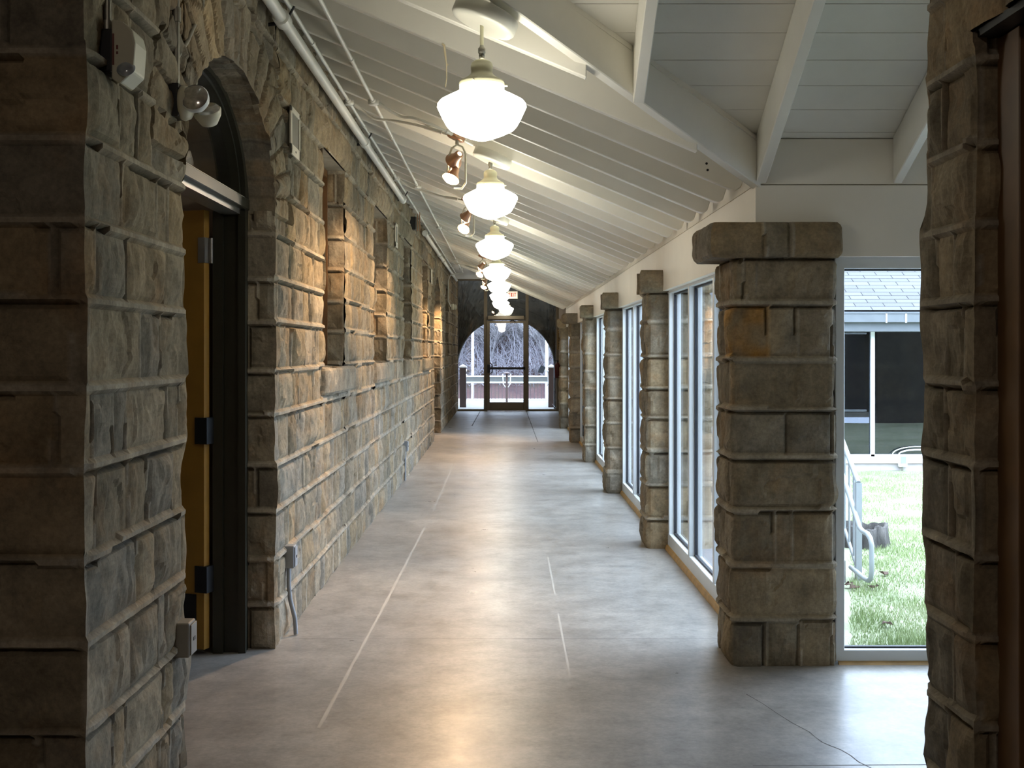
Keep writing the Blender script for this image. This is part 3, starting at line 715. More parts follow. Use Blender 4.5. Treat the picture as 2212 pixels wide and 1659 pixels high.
# ================================================================== PENDANT LAMPS
TILT = math.atan(.42)
def pendant(x, y, zbot, zmount, label, bracket=False, dia=.36, n=40, tilt=TILT):
    e = empty('pendant_lamp', (x, y, zbot)); tag(e, label, 'pendant lamp', 'opal glass pendant lamps in a row along the gallery', 'thing')
    k = dia/.36; H = .229*k
    prof = [(.0005, 0), (.02, .002), (.045, .009), (.092, .027), (.128, .045), (.142, .060), (.158, .088), (.172, .118), (.180, .136), (.178, .148), (.168, .160), (.135, .178), (.095, .198), (.090, .204), (.090, .229)]
    MB().lathe([(r*k, h*k) for r, h in prof], n=n).build('glass_globe', M_globe, e)
    fit = [(.0905, .222), (.0915, .232), (.088, .240), (.066, .252), (.052, .262), (.045, .270), (.043, .276), (.0445, .300), (.042, .312), (.030, .322), (.012, .328)]
    MB().lathe([(r*k, h*k) for r, h in fit], n=n).build('fitter', M_cream, e)
    for a in (.15, 2.25, 4.35):
        MB().tube([(.085*k*math.cos(a), .085*k*math.sin(a), .226*k), (.104*k*math.cos(a), .104*k*math.sin(a), .226*k)], .004, 8).build('thumb_screw', M_cream, e)
    zc = zmount-zbot
    MB().tube([(0, 0, .35*k), (0, 0, zc+.004)], .0075, 10).build('stem', M_cream, e)
    MB().lathe([(.005, .322*k), (.011, .326*k), (.011, .352*k), (.0145, .354*k), (.0145, .372*k), (.009, .378*k), (.006, .39*k)], n=16).build('swivel_nut', M_galv, e)
    R = roty(tilt)
    MB().lathe([(.0008, 0), (.100, -.001), (.124, .003), (.131, .012), (.131, .055), (.126, .062), (.0008, .063)], (0, 0, zc), n, R).build('canopy', M_canopy, e)
    if bracket:
        c = R @ np.array((.01, 0, .063)); MB().box(c[0]-.0, c[0]+.045, -.02, .02, zc+c[2]-.02, zc+c[2]+.10).build('mounting_strap', M_canopy, e)
    return e
PEN = [(-.085, 4.50, .814, 'nearest'), (-.087, 7.58, .857, ''), (-.086, 10.98, .857, ''), (-.087, 14.5, .857, ''), (-.07, 17.75, .86, ''), (-.075, 21.1, .86, ''), (-.06, 24.4, .86, ''), (.06, 27.9, .86, '')]
PL = ['opal glass pendant lamp nearest the camera, hung from the valley beam on a tilted canopy',
      'second opal glass pendant lamp down the gallery, directly behind the nearest one',
      'third opal glass pendant lamp down the gallery, before the leaf-shaped hinge of light',
      'fourth opal glass pendant lamp down the gallery', 'fifth opal glass pendant lamp down the gallery',
      'sixth opal glass pendant lamp down the gallery', 'seventh opal glass pendant lamp down the gallery',
      'last opal glass pendant lamp, slightly right of the others, before the exit sign']
PL[2] = 'third opal glass pendant lamp down the gallery, counted from the camera'
PL[3] = 'fourth opal glass pendant lamp down the gallery, counted from the camera'
PL[4] = 'fifth opal glass pendant lamp down the gallery, counted from the camera'
PL[5] = 'sixth opal glass pendant lamp down the gallery, counted from the camera'
PL[6] = 'seventh opal glass pendant lamp, one before the last by the end door'
for (x, y, h, _), lab in zip(PEN, PL):
    if y < 5: pendant(x, y, EYE+h, EYE+1.262, lab, True, .348)
    else: pendant(x, y, EYE+h, HB(x)-.066 if y < YS else ZF-.07, lab, False, .36, 40 if y < 12 else 24, TILT if y < YS else 0.0)

# ================================================================== ACCENT SPOTS ON THE GALLERY RAFTERS
def spot_head(e, cx, cz, aim, idx):
    """one lamp head with a glowing reflector bulb pointing along aim"""
    d = np.array(aim, float); d /= np.linalg.norm(d); a = np.array((0, 0, 1.)); v = np.cross(a, d); s_ = np.linalg.norm(v); c_ = d[2]
    Vx = np.array(((0, -v[2], v[1]), (v[2], 0, -v[0]), (-v[1], v[0], 0))); R = np.eye(3)+Vx+Vx@Vx*((1-c_)/(s_*s_+1e-9))
    h = MB().lathe([(.012, -.045), (.022, -.04), (.026, -.012), (.043, .02), (.046, .028)], (cx, 0, cz), 20, R*1.25).build('lamp_head', M_copper, e)
    MB().lathe([(.040, .018), (.040, .03), (.030, .040), (.0005, .043)], (cx, 0, cz), 20, R*1.25).build('bulb', M_bulb, h)
    return d
def spotlight(x, y, label, aims, power=1.0):
    zt = HB(x); e = empty('track_spotlight', (x, y, zt)); tag(e, label, 'spotlight', 'twin accent spotlights under the rafters', 'thing')
    R = roty(TILT)
    MB().lathe([(.0005, -.03), (.055, -.03), (.06, -.024), (.06, -.001), (.0005, 0)], (0, 0, 0), 24, R).build('ceiling_plate', M_copper, e)
    MB().tube([(0, 0, -.03), (0, 0, -.06)], .012, 10).build('stem', M_plastic, e)
    w = .085
    for z0 in (0,):
        yk = MB().tube([(-.062, 0, -.235), (-.050, 0, -.13), (-.035, 0, -.085), (0, 0, -.062), (.035, 0, -.075), (.055, 0, -.12), (.055, 0, -.31), (.03, 0, -.345), (-.02, 0, -.345)], .0065, 8); yk.build('yoke', M_plastic, e)
    hs = [(-.008, -.15), (-.028, -.255)]
    for i, (aim, (cx, cz)) in enumerate(zip(aims, hs)):
        d = np.array(aim)-np.array((x+cx, y, zt+cz)); d = spot_head(e, cx, cz, d, i)
        ld = bpy.data.lights.new('accent_beam', 'SPOT'); ld.energy = SPOT*power*(1.0 if i else 1.5); ld.color = (1.0, .66, .38); ld.spot_size = math.radians(100 if i else 40); ld.spot_blend = .8; ld.shadow_soft_size = .03
        lo = bpy.data.objects.new('accent_beam', ld); COL.objects.link(lo); lo.parent = e
        p = np.array((cx, 0, cz))+d*.075; lo.location = p
        from mathutils import Vector
        lo.rotation_euler = Vector(d).to_track_quat('-Z', 'Y').to_euler()
    return e
spotlight(-.30, 7.45, 'twin-headed accent spotlight beside the second pendant lamp, nearest of the spotlights', [(XL, 8.85, 2.0), (XL, 6.5, .7)], 1.0)
spotlight(-.33, 10.7, 'twin-headed accent spotlight beside the third pendant lamp', [(XL, 11.6, 1.9), (XL, 9.2, 1.0)], .8)
spotlight(-.31, 17.0, 'twin-headed accent spotlight between the fourth and fifth pendant lamps', [(XL, 17.6, 1.7), (XL, 16, 1.3)], 1.2)
spotlight(-.31, 20.3, 'twin-headed accent spotlight between the fifth and sixth pendant lamps', [(XL-.08, 21.1, 1.8), (XL, 19.2, .4)], 2.4)

# ================================================================== PIPES AND CONDUITS
def zr(x): return HB(x)
xp = -1.075
m = empty('sprinkler_pipe', (xp, 4.0, EYE+1.6)); tag(m, 'thick white painted pipe running along the top of the stone wall, near length', 'pipe', 'thick white pipes at the top of the stone wall', 'thing')
def rel(e, *ps): return [tuple(np.array(p)-np.array(e.location)) for p in ps]
MB().tube(rel(m, (xp, 3.3, EYE+1.615), (xp, 12.4, EYE+1.60)), .030, 18).build('pipe', M_pipe, m)
for y in (5.62, 8.95, 12.30):
    MB().tube(rel(m, (xp, y-.045, EYE+1.61), (xp, y+.045, EYE+1.608)), .041, 18).build('coupling', M_pipe, m)
    MB().tube(rel(m, (xp, y+.07, EYE+1.61), (XL-.02, y+.07, EYE+1.60)), .010, 8).tube(rel(m, (xp, y+.07, EYE+1.61), (xp+.05, y+.07, EYE+1.70)), .006, 8).build('pipe_hanger', M_black, m)
m = empty('sprinkler_pipe', (xp, 15.8, EYE+1.6)); tag(m, 'farther length of thick white pipe atop the stone wall, ending near the end door', 'pipe', 'thick white pipes at the top of the stone wall', 'thing')
MB().tube(rel(m, (xp, 15.8, EYE+1.60), (xp, 26.4, EYE+1.60)), .030, 14).build('pipe', M_pipe, m)
for y in (15.85, 19.4, 20.6, 24.3): MB().tube(rel(m, (xp, y-.06, EYE+1.60), (xp, y+.06, EYE+1.60)), .040, 14).build('coupling', M_pipe, m)

def conduit(x, dz, ys, label, boxes, ye):
    z = zr(x)-.014-dz
    e = empty('ceiling_conduit', (x, ys, z)); tag(e, label, 'conduit', 'thin white conduits under the rafters', 'thing')
    MB().tube(rel(e, (x, ys, z), (x, ye, z)), .0115, 12).build('conduit_run', M_pipe, e)
    for y in boxes:
        MB().lathe([(.0005, -.022), (.034, -.022), (.036, -.018), (.036, .01), (.0005, .01)], rel(e, (x, y, z))[0], 16).tube(rel(e, (x, y-.075, z), (x, y+.075, z)), .017, 10).build('junction_box', M_pipe, e)
    y = ys+.6
    while y < ye:
        MB().tube(rel(e, (x, y-.018, z), (x, y+.018, z)), .0155, 10).build('strap', M_pipe, e); y += 2.35
    return e
B2 = [7.85, 11.35, 16.6, 20.9, 23.6]
conduit(-1.05, .0, 3.4, 'thin white conduit under the rafters, next to the thick pipe', B2, 25.5)
conduit(-.836, .0, 3.4, 'thin white conduit under the rafters, farther from the stone wall', [7.43, 11.25, 15.0, 20.2, 22.6], 23.7)
def flex(pts, label, r=.009):
    e = empty('branch_conduit', pts[0]); tag(e, label, 'conduit', 'branch conduits feeding the spotlights', 'thing')
    P = []
    q = [np.array(p, float) for p in pts]
    for i in range(len(q)-1):
        p0 = q[max(i-1, 0)]; p1 = q[i]; p2 = q[i+1]; p3 = q[min(i+2, len(q)-1)]
        for t in np.linspace(0, 1, 7)[:-1]: P.append(.5*((2*p1)+(-p0+p2)*t+(2*p0-5*p1+4*p2-p3)*t*t+(-p0+3*p1-3*p2+p3)*t**3))
    P.append(q[-1])
    MB().tube(rel(e, *P), r, 10).build('flexible_conduit', M_pipe, e)
    for a, b in ((2, 5), (-6, -3)): MB().tube(rel(e, P[a], P[b]), r*1.55, 10).build('connector', M_pipe, e)
zz = lambda x, d=.016: zr(x)-d
flex([(-1.03, 7.85, zz(-1.05)), (-.96, 7.87, zz(-.96, .03)), (-.88, 7.86, zz(-.88, .055)), (-.74, 7.80, zz(-.74, .022)), (-.55, 7.6, zz(-.55)), (-.34, 7.46, zz(-.34))], 'branch conduit from the conduit by the pipe to the nearest spotlight')
flex([(-.82, 7.43, zz(-.836)), (-.76, 7.44, zz(-.76, .02)), (-.66, 7.46, zz(-.66, .03)), (-.56, 7.36, zz(-.56, .02)), (-.40, 7.36, zz(-.40)), (-.20, 7.5, zz(-.2, .012))], 'branch conduit with a kink feeding the second pendant lamp')
flex([(-1.03, 11.35, zz(-1.05)), (-.93, 11.35, zz(-.93, .04)), (-.80, 11.33, zz(-.8, .03)), (-.6, 11.2, zz(-.6, .02)), (-.36, 10.75, zz(-.36))], 'branch conduit to the second spotlight')
flex([(-.82, 15.0, zz(-.836)), (-.7, 15.0, zz(-.7, .035)), (-.55, 14.95, zz(-.55, .02)), (-.2, 14.6, zz(-.2))], 'branch conduit to the fourth pendant lamp')
flex([(-1.03, 20.9, zz(-1.05)), (-.93, 20.9, zz(-.93, .05)), (-.75, 20.8, zz(-.75, .03)), (-.36, 20.35, zz(-.36))], 'branch conduit to the fourth spotlight')

# conduit loop, box and horn strobe by the end glazing
e = empty('strobe_alarm', (-1.12, 24.6, EYE+.92)); tag(e, 'cream horn strobe alarm on the stone wall beside the end glazing', 'alarm', None, 'thing')
MB().tube(rel(e, (-.836, 23.7, EYE+1.575), (-1.0, 23.6, EYE+1.56), (-1.08, 23.5, EYE+1.53), (-1.12, 23.4, EYE+1.42), (-1.125, 23.4, EYE+1.0), (-1.125, 24.6, EYE+.93)), .011, 8).build('conduit_drop', M_pipe, e)
MB().box(.0, .07, -.08, .08, -.06, .07).build('backbox', M_plastic, e, .02)
MB().lathe([(.0005, 0), (.05, .0), (.06, .03), (.035, .05)], (.07, 0, -.0), 14, roty(math.radians(90))).build('horn', M_plastic, e)

# string hanging off a rafter
e = empty('hanging_string', (-.27, 5.20, HB(-.27))); tag(e, 'short knotted piece of string hanging from a rafter left of the nearest pendant', 'string', None, 'thing')
MB().tube([(0, 0, .0), (.006, -.004, -.05), (.013, -.003, -.085), (.014, -.002, -.15), (.008, 0, -.19)], .0032, 6).tube([(.004, 0, 0), (.008, .002, -.03), (.013, 0, -.085), (.020, -.003, -.092)], .0032, 6).tube([(-.006, 0, .004), (.006, 0, -.006)], .005, 6).build('cord', M_string, e)

# ================================================================== FITTINGS ON THE STONE WALL
def loc(e, o): o.parent = e; return o
# boxy emergency light on the near pier
ye = 3.345; zc = EYE+(CY-113)*ye/F
e = empty('emergency_light', (XL, ye, zc)); tag(e, 'boxy white emergency light with a clear lamp, high on the near stone pier', 'emergency light', 'emergency lights on the near pier', 'thing')
MB().box(-.01, .037, -.028, .05, -.062, .062).build('backbox', M_black, e, .004)
m = MB(); m.prism([(.037, -.083), (.062, -.098), (.100, -.062), (.106, .02), (.098, .055), (.068, .082), (.037, .088)], 'y', -.034, .075); m.build('housing', M_plastic, e, .006)
m = MB(); m.lathe([(.0005, .012), (.014, .012), (.024, .006), (.027, 0)], (.078, -.030, -.055), 20, rotx(math.radians(62))); m.build('lamp', plain('clear_lamp_glass', (.5, .55, .62), .12, .5), e)
m = MB(); m.box(.040, .046, -.0350, -.0338, -.045, .045).box(.0515, .057, -.0350, -.0338, .0, .012).box(.0515, .057, -.0350, -.0338, -.014, -.006); m.build('printed_marks', plain('dull_red_print', (.16, .05, .04), .6), e)
m = MB(); m.tube([(.015, .0, .062), (.015, .0, .80)], .0105, 12).tube([(.015, 0, .06), (.015, 0, .09)], .016, 12); m.build('conduit_drop', M_galv, e)
# bug-eye emergency light by the arch
ye = 4.06; zc = EYE+(CY-220)*ye/F
e = empty('emergency_light', (XL, ye, zc)); tag(e, 'twin round-headed emergency light beside the spring of the door arch', 'emergency light', 'emergency lights on the near pier', 'thing')
MB().box(-.01, .032, -.045, .045, -.058, .058).build('backbox', M_black, e, .004)
MB().lathe([(.0005, 0), (.058, 0), (.062, .010), (.056, .028), (.04, .04), (.0005, .045)], (.03, 0, -.005), 28, roty(math.radians(90))).build('base', M_plastic, e)
for (px_, py_, pz_, az) in ((.088, -.045, .004, 0), (.105, .055, -.018, 1)):
    R = rotx(math.radians(75 if az == 0 else 40))
    h_ = MB().lathe([(.0005, -.06), (.030, -.052), (.047, -.02), (.050, .0), (.047, .006)], (px_, py_, pz_), 28, R).build('lamp_head', M_frame if az == 0 else M_plastic, e)
    MB().lathe([(.047, .004), (.040, .010), (.0005, .012)], (px_, py_, pz_), 28, R).build('lens', M_lens, h_)
MB().tube([(.012, .0, .058), (.012, .0, .62)], .0115, 12).tube([(.012, 0, .28), (.012, 0, .33)], .016, 12).build('conduit_drop', M_galv, e)
e2 = empty('branch_conduit', (XL+.008, 4.08, EYE+1.03)); tag(e2, 'grey conduit slanting off across the stone above the round-headed emergency light', 'conduit', None, 'thing')
MB().tube([(0, 0, 0), (.0, .14, .10), (0, .34, .28), (0, .42, .5)], .008, 8).build('conduit_run', M_galv, e2)
# outlet boxes
def outlet(y, zb, h, w, d, label, conduit_pts=None, mat=M_greybox):
    e = empty('outlet_box', (XL, y, zb)); tag(e, label, 'outlet box', 'surface outlet boxes low on the stone wall', 'thing')
    MB().box(-.02, d, -w/2, w/2, 0, h).build('housing', mat, e, .006, )
    MB().box(d, d+.006, -w/2+.006, w/2-.006, .008, h-.008).build('cover_plate', mat, e, .002)
    MB().box(d+.006, d+.008, -.012, .012, h*.5-.006, h*.5+.006).build('slot', M_black, e)
    if conduit_pts: MB().tube(conduit_pts, .012, 12).build('conduit_drop', M_grey, e)
outlet(4.085, EYE-(1416-CY)*4.08/F, .122, .085, .062, 'grey outlet box low on the near pier beside the open door')
zb = EYE-(1227-CY)*6.08/F
outlet(6.10, zb, .118, .075, .062, 'grey outlet box on a bent conduit just past the arched door', [(.028, 0, 0), (.028, 0, -.10), (.035, 0, -.17), (.06, 0, -.27), (.065, 0, -zb+.005)], M_grey)
zb = EYE-(975-CY)*13.3/F
outlet(13.3, zb, .12, .08, .06, 'small grey outlet box halfway down the stone wall, its conduit dropping to the floor', [(.028, 0, 0), (.028, 0, -zb+.005)], M_grey)
# white mounted frames
for (px, py0, py1, wd, lab) in ((623, 238, 340, .27, 'white picture mount on the stone wall between the arched door and the first window recess'), (849, 483, 535, .25, 'white picture mount on the stone wall between the second and third window recesses'), (927.5, 582, 613, .25, 'white picture mount on the stone wall beyond the fourth window recess')):
    y = 1.16*F/(CX-px); z0 = EYE+(CY-py1)*y/F; z1 = EYE+(CY-py0)*y/F
    e = empty('picture_frame', (XL+.035, y, (z0+z1)/2)); tag(e, lab, 'picture frame', 'white mounts on the stone wall', 'thing')
    h = (z1-z0)/2; w = wd/2
    MB().box(-.04, 0, -w+.03, w-.03, -h+.03, h-.03).build('print', M_smoky, e)
    MB().box(-.004, .006, -w, -w+.026, -h, h).box(-.004, .006, w-.026, w, -h, h).box(-.004, .006, -w, w, h-.03, h).box(-.004, .006, -w, w, -h, -h+.055).build('frame', M_frameboard, e, .002)
    MB().box(.006, .007, -.012, .012, -h+.022, -h+.032).build('emblem', M_black, e)
# small black speaker
y = 14.2
e = empty('wall_speaker', (XL+.0, y, EYE+(CY-497)*y/F)); tag(e, 'small black box speaker high on the stone wall above the third window recess', 'speaker', None, 'thing')
MB().box(-.02, .085, -.06, .06, 0, .16).build('cabinet', M_black, e, .006)
MB().tube([(.10, .04, -.01), (.10, .04, .28)], .006, 8).tube([(.125, .07, -.01), (.125, .07, .28)], .006, 8).build('conduit_pair', M_copper, e)

# ================================================================== END OF GALLERY FITTINGS
e = empty('exit_sign', (.215, 28.3, EYE+1.26)); tag(e, 'lit exit sign hung from the last rafter above the glass end door', 'exit sign', None, 'thing')
MB().box(-.13, .13, -.03, .03, .0, .19).build('housing', M_plastic, e, .008)
MB().box(-.12, .12, -.036, -.031, .012, .178).build('face', M_exit, e)
m = MB(); z0, z1 = .05, .145; s = .016
def stroke(x0, x1, a, b): m.box(x0, x1, -.041, -.036, a, b)
x = -.095; stroke(x, x+s, z0, z1)
for zz_ in (z0, .09, z1-s): stroke(x, x+.040, zz_, zz_+s)
x = -.045
m.prism([(x, z0), (x+.018, z0), (x+.045, z1), (x+.027, z1)], 'y', -.041, -.036); m.prism([(x+.027, z0), (x+.045, z0), (x+.018, z1), (x, z1)], 'y', -.0415, -.0365)
x = .012; stroke(x, x+s, z0, z1); x = .040; stroke(x, x+.05, z1-s, z1); stroke(x+.017, x+.033, z0, z1)
m.build('lettering', M_exitred, e)
MB().box(-.08, .10, -.02, .02, -.035, -.0).build('battery_box', M_black, e)
MB().tube([(-.09, 0, .19), (-.09, 0, .31)], .012, 8).build('hanger', M_plastic, e)

e = empty('fire_extinguisher', (1.285, 27.6, .84)); tag(e, 'dark red fire extinguisher hung beside the end glazing', 'fire extinguisher', None, 'thing')
MB().lathe([(.0005, 0), (.06, .002), (.068, .015), (.068, .30), (.055, .345), (.022, .37), (.018, .38)], n=20).build('cylinder', M_red, e)
MB().lathe([(.018, .37), (.024, .385), (.02, .42), (.0005, .43)], n=12).box(-.10, .03, -.012, .012, .415, .43).build('valve', M_black, e)
MB().tube([(.02, 0, .40), (.07, -.02, .40), (.085, -.03, .30), (.08, -.03, .12)], .009, 8).build('hose', M_black, e)
MB().box(.04, .20, -.03, .03, .18, .24).build('bracket', M_black, e)
e = empty('extinguisher_sign', (1.302, 27.3, 1.52)); tag(e, 'tall narrow yellow sign above the fire extinguisher', 'sign', None, 'thing')
MB().box(-.032, .032, -.004, .004, 0, .47).build('panel', M_yellow, e)
m = MB(); m.prism([(-.018, .42), (.018, .42), (0, .45)], 'y', -.006, -.004)
for i in range(9): m.box(-.012+.003*(i % 2), .012, -.006, -.004, .06+i*.037, .06+i*.037+.024)
m.prism([(-.018, .045), (.018, .045), (0, .015)], 'y', -.006, -.004); m.build('lettering', M_black, e)
MB().box(.0, .20, .004, .03, .18, .24).build('bracket', M_black, e)

# ================================================================== OUTSIDE: PORCH, DECK RAILING, HILLSIDE
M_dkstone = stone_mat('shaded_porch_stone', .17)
jp = make_joints(ROWS, 12, 9, .2, .6)
YA = 30.0; sca = F/YA; xc = (1093-CX)/sca; ra = 104.5/sca; zs = EYE-(793-CY)/sca
st = Stone()
def fieldP(U, V): return masonry(U, V, ROWS, jp, 70.)
def pp(us, vs_): patch(st, us, vs_, (0, YA, 0), (1, 0, 0), (0, 0, 1), (0, -1, 0), fieldP)
pp(cells(-4, xc-ra, .05), cells(-.3, zs, .04)); pp(cells(xc+ra, 4.5, .05), cells(-.3, zs, .04))
pp(cells(-4, xc-ra, .05), cells(zs, 4.2, .04)); pp(cells(xc+ra, 4.5, .05), cells(zs, 4.2, .04))
th = np.linspace(math.pi, 0, 60); us = xc+ra*np.cos(th); va = zs+ra*np.sin(th); T = np.linspace(0, 1, 40)
U = np.repeat(us[:, None], 40, 1); V = va[:, None]+(4.2-va)[:, None]*T[None]; h, C = fieldP(U, V); h[:, 0] = 0
st.grid(np.stack([U, YA-h, V], -1), C)
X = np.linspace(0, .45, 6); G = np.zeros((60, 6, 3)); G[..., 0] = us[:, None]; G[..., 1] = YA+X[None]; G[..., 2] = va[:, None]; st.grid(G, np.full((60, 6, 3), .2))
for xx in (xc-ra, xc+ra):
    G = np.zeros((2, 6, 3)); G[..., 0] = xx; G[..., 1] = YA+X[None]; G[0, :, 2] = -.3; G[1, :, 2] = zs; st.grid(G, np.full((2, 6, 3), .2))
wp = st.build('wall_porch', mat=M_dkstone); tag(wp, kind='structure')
tag(MB().box(-4, -1.6, YE+.1, YA, -.1, 4.2).box(1.5, 4.5, YE+.1, YA, -.1, 4.2).box(-4, 4.5, YE-.05, YA+.5, 3.9, 4.1).build('wall_porch_side', M_plaster), kind='structure')
M_concrete = plain('weathered_concrete', (.16, .15, .14), .9, var=.15, scale=4, bump=.3)
tag(MB().box(-4, 4.5, YE+.1, 36.6, -.3, -.02).build('floor_porch', M_concrete), kind='structure')
M_postbrown = plain('brown_painted_post', (.085, .055, .05), .6)
M_rail = plain('white_vinyl_rail', (.80, .82, .84), .4, var=.03)
for (x, lab) in ((-1.09, 'brown newel post with a white pyramid cap seen through the left sidelight'), (1.28, 'brown newel post with a white pyramid cap seen through the right sidelight')):
    y = 31.0; e = empty('newel_post', (x, y, -.02)); tag(e, lab, 'post', 'newel posts beyond the end door', 'thing')
    MB().box(-.085, .085, -.085, .085, 0, 1.06).build('shaft', M_postbrown, e)
    MB().box(-.10, .10, -.10, .10, 1.06, 1.09).add([(-.10, -.10, 1.09), (.10, -.10, 1.09), (.10, .10, 1.09), (-.10, .10, 1.09), (0, 0, 1.15)], [(0, 1, 4), (1, 2, 4), (2, 3, 4), (3, 0, 4)]).build('cap', M_rail, e)
M_balu = plain('brown_grey_baluster', (.07, .06, .065), .6)
def railing(P0, P1, label, top=.76, low=.57, fascia=True):
    P0 = np.array(P0, float); P1 = np.array(P1, float); d = P1-P0; L = np.linalg.norm(d); u = d/L
    e = empty('deck_railing', tuple(P0)); tag(e, label, 'railing', 'white deck railings beyond the end door', 'thing')
    MB().tube([(0, 0, top), tuple(d+(0, 0, top))], .022, 8).build('top_rail', M_rail, e)
    MB().tube([(0, 0, low), tuple(d+(0, 0, low))], .024, 8).build('middle_rail', M_rail, e)
    if fascia: MB().add([tuple(q) for q in ((0, 0, low), d+(0, 0, low), d+(0, 0, top), (0, 0, top), (0, .02, low), d+(0, .02, low), d+(0, .02, top), (0, .02, top))], [(0, 1, 2, 3), (7, 6, 5, 4)]).build('fascia_board', plain('pale_grey_board', (.12, .125, .12), .6), e)
    n = int(L/.105); m = MB()
    MB().tube([(0, 0, .06), tuple(d+(0, 0, .06))], .018, 6).build('bottom_rail', M_rail, e)
    for i in range(n):
        p = u*(i+.5)*L/n
        MB().tube([tuple(p+(0, 0, .06)), tuple(p+(0, 0, low))], .008, 6).build('baluster', M_balu, e)
    return e
yr = 34.2; scr = F/yr
railing((-1.15, yr, -.02), (1.38, yr, -.02), 'white railing with a grey board across the far edge of the deck', EYE-(813-CY)/scr+.02, EYE-(826.5-CY)/scr+.02)
railing((-1.02, 31.2, -.02), (-1.10, yr-.1, -.02), 'white side railing running back from the left newel post', .95, .80, False)
railing((1.22, 31.2, -.02), (1.33, yr-.1, -.02), 'white side railing running back from the right newel post', .95, .80, False)
e = empty('railing_post', (.09, 33.6, -.02)); tag(e, 'slim dark post with a round cap in the middle of the deck', 'post', None, 'thing')
MB().box(-.03, .03, -.03, .03, 0, .84).build('shaft', M_postbrown, e)
MB().lathe([(.0005, .84), (.10, .84), (.10, .87), (.04, .89), (.0005, .9)], n=16).build('cap', M_postbrown, e)
MB().tube([(-.11, 0, .84), (-.10, 0, .55), (-.03, 0, .45)], .018, 6).tube([(.11, 0, .84), (.10, 0, .55), (.03, 0, .45)], .018, 6).build('bracket', M_rail, e)
e = empty('flood_light', (1.02, 30.8, .93)); tag(e, 'dark floodlight head beside the right newel post', 'floodlight', None, 'thing')
MB().prism([(-.12, .0), (.02, -.05), (.10, .12), (-.03, .18)], 'y', -.04, .04).build('housing', plain('blue_grey_metal', (.16, .19, .24), .4), e)
MB().tube([(.04, 0, .04), (.17, .1, .02)], .02, 8).tube([(.15, .1, .08), (.17, .1, -.30), (.13, .1, -.4)], .015, 8).build('arm', M_rail, e)
e = empty('utility_pole', ((1021-CX)/F*38, 38, -.5)); tag(e, 'pale lamp pole standing before the wooded bank, left of the glass door', 'pole', None, 'thing')
MB().tube([(0, 0, 0), (0, 0, 3.6)], .045, 8).build('shaft', M_rail, e); MB().lathe([(.0005, 0), (.12, .03), (.14, .12), (.1, .2), (.0005, .22)], (.22, 0, 2.85), 12).tube([(0, 0, 3.0), (.22, 0, 3.05)], .02, 6).build('lamp_hood', M_rail, e)
e = empty('utility_pole', ((1181-CX)/F*38.5, 38.5, -.5)); tag(e, 'short pale pole right of the glass door before the wooded bank', 'pole', None, 'thing')
MB().tube([(0, 0, 0), (0, 0, 2.4)], .05, 8).build('shaft', M_rail, e)

# wooded bank behind the deck
k = NM('leaf_littered_bank'); c = k.ramp(k.noise(.9, 6, .7), [(.3, (.04, .026, .03)), (.5, (.075, .045, .045)), (.68, (.042, .045, .03)), (.85, (.08, .06, .06))]); k.bump(k.noise(6, 5, .7), .6, .1); M_bank = k.set(.95, 0, .1, c)
rnd = random.Random(5)
def terrain(name, x0, x1, y0, y1, fz, nx, ny, mat, kind='structure'):
    v = [(x0+(x1-x0)*i/nx, y0+(y1-y0)*j/ny, fz(x0+(x1-x0)*i/nx, y0+(y1-y0)*j/ny)) for j in range(ny+1) for i in range(nx+1)]
    f = [(j*(nx+1)+i, j*(nx+1)+i+1, (j+1)*(nx+1)+i+1, (j+1)*(nx+1)+i) for j in range(ny) for i in range(nx)]
    m = MB(); m.add(v, f, True); o = m.build(name, mat); o['kind'] = kind; return o
def bump_(x, y): return .25*math.sin(x*.7+y*.3)+.18*math.sin(x*1.9-y*1.1)+.12*math.sin(x*.31+y*2.3)
def bankz(x, y): return -.45+max(0, y-40)*.62+(.6*bump_(x, y) if y > 42 else .05*bump_(x, y))
terrain('hill', -45, 70, 36.6, 80, bankz, 90, 60, M_bank)
M_bark = plain('pale_winter_bark', (.20, .19, .20), .9, var=.2)
M_bark2 = plain('grey_winter_bark', (.06, .055, .06), .9, var=.2)
def bare_tree(seed, h, mat):
    r_ = random.Random(seed); tr = MB(); br = MB()
    def grow(p, d, l, r, depth):
        d = np.array(d)/np.linalg.norm(d); n = 3; pts = [p]; q = np.array(p, float); dd = d.copy()
        for i in range(n):
            dd = dd+np.array([r_.uniform(-.18, .18), r_.uniform(-.18, .18), r_.uniform(-.05, .12)]); dd /= np.linalg.norm(dd); q = q+dd*l/n; pts.append(q.copy())
        (tr if depth == 0 else br).tube(pts, [r*(1-.45*i/n) for i in range(n+1)], 5 if depth < 2 else 3, cap=False)
        if depth >= 4: return
        for i in range(4 if depth else 7):
            t = r_.uniform(.3, 1); b = pts[min(n, int(t*n)+0)]; a = r_.uniform(0, 6.28); s_ = r_.uniform(.5, 1.1)
            nd = dd*(1-.2*s_)+np.array((math.cos(a), math.sin(a), .25))*s_
            grow(b, nd, l*r_.uniform(.6, .85), r*.58, depth+1)
    grow(np.zeros(3), (0, 0, 1), h*.30, h*.013, 0)
    e = empty('bare_tree', (0, 0, 0)); tr.build('trunk', mat, e); br.build('branches', mat, e); return e
protos = [bare_tree(3, 6.5, M_bark), bare_tree(8, 5.5, M_bark), bare_tree(14, 7.5, M_bark2)]
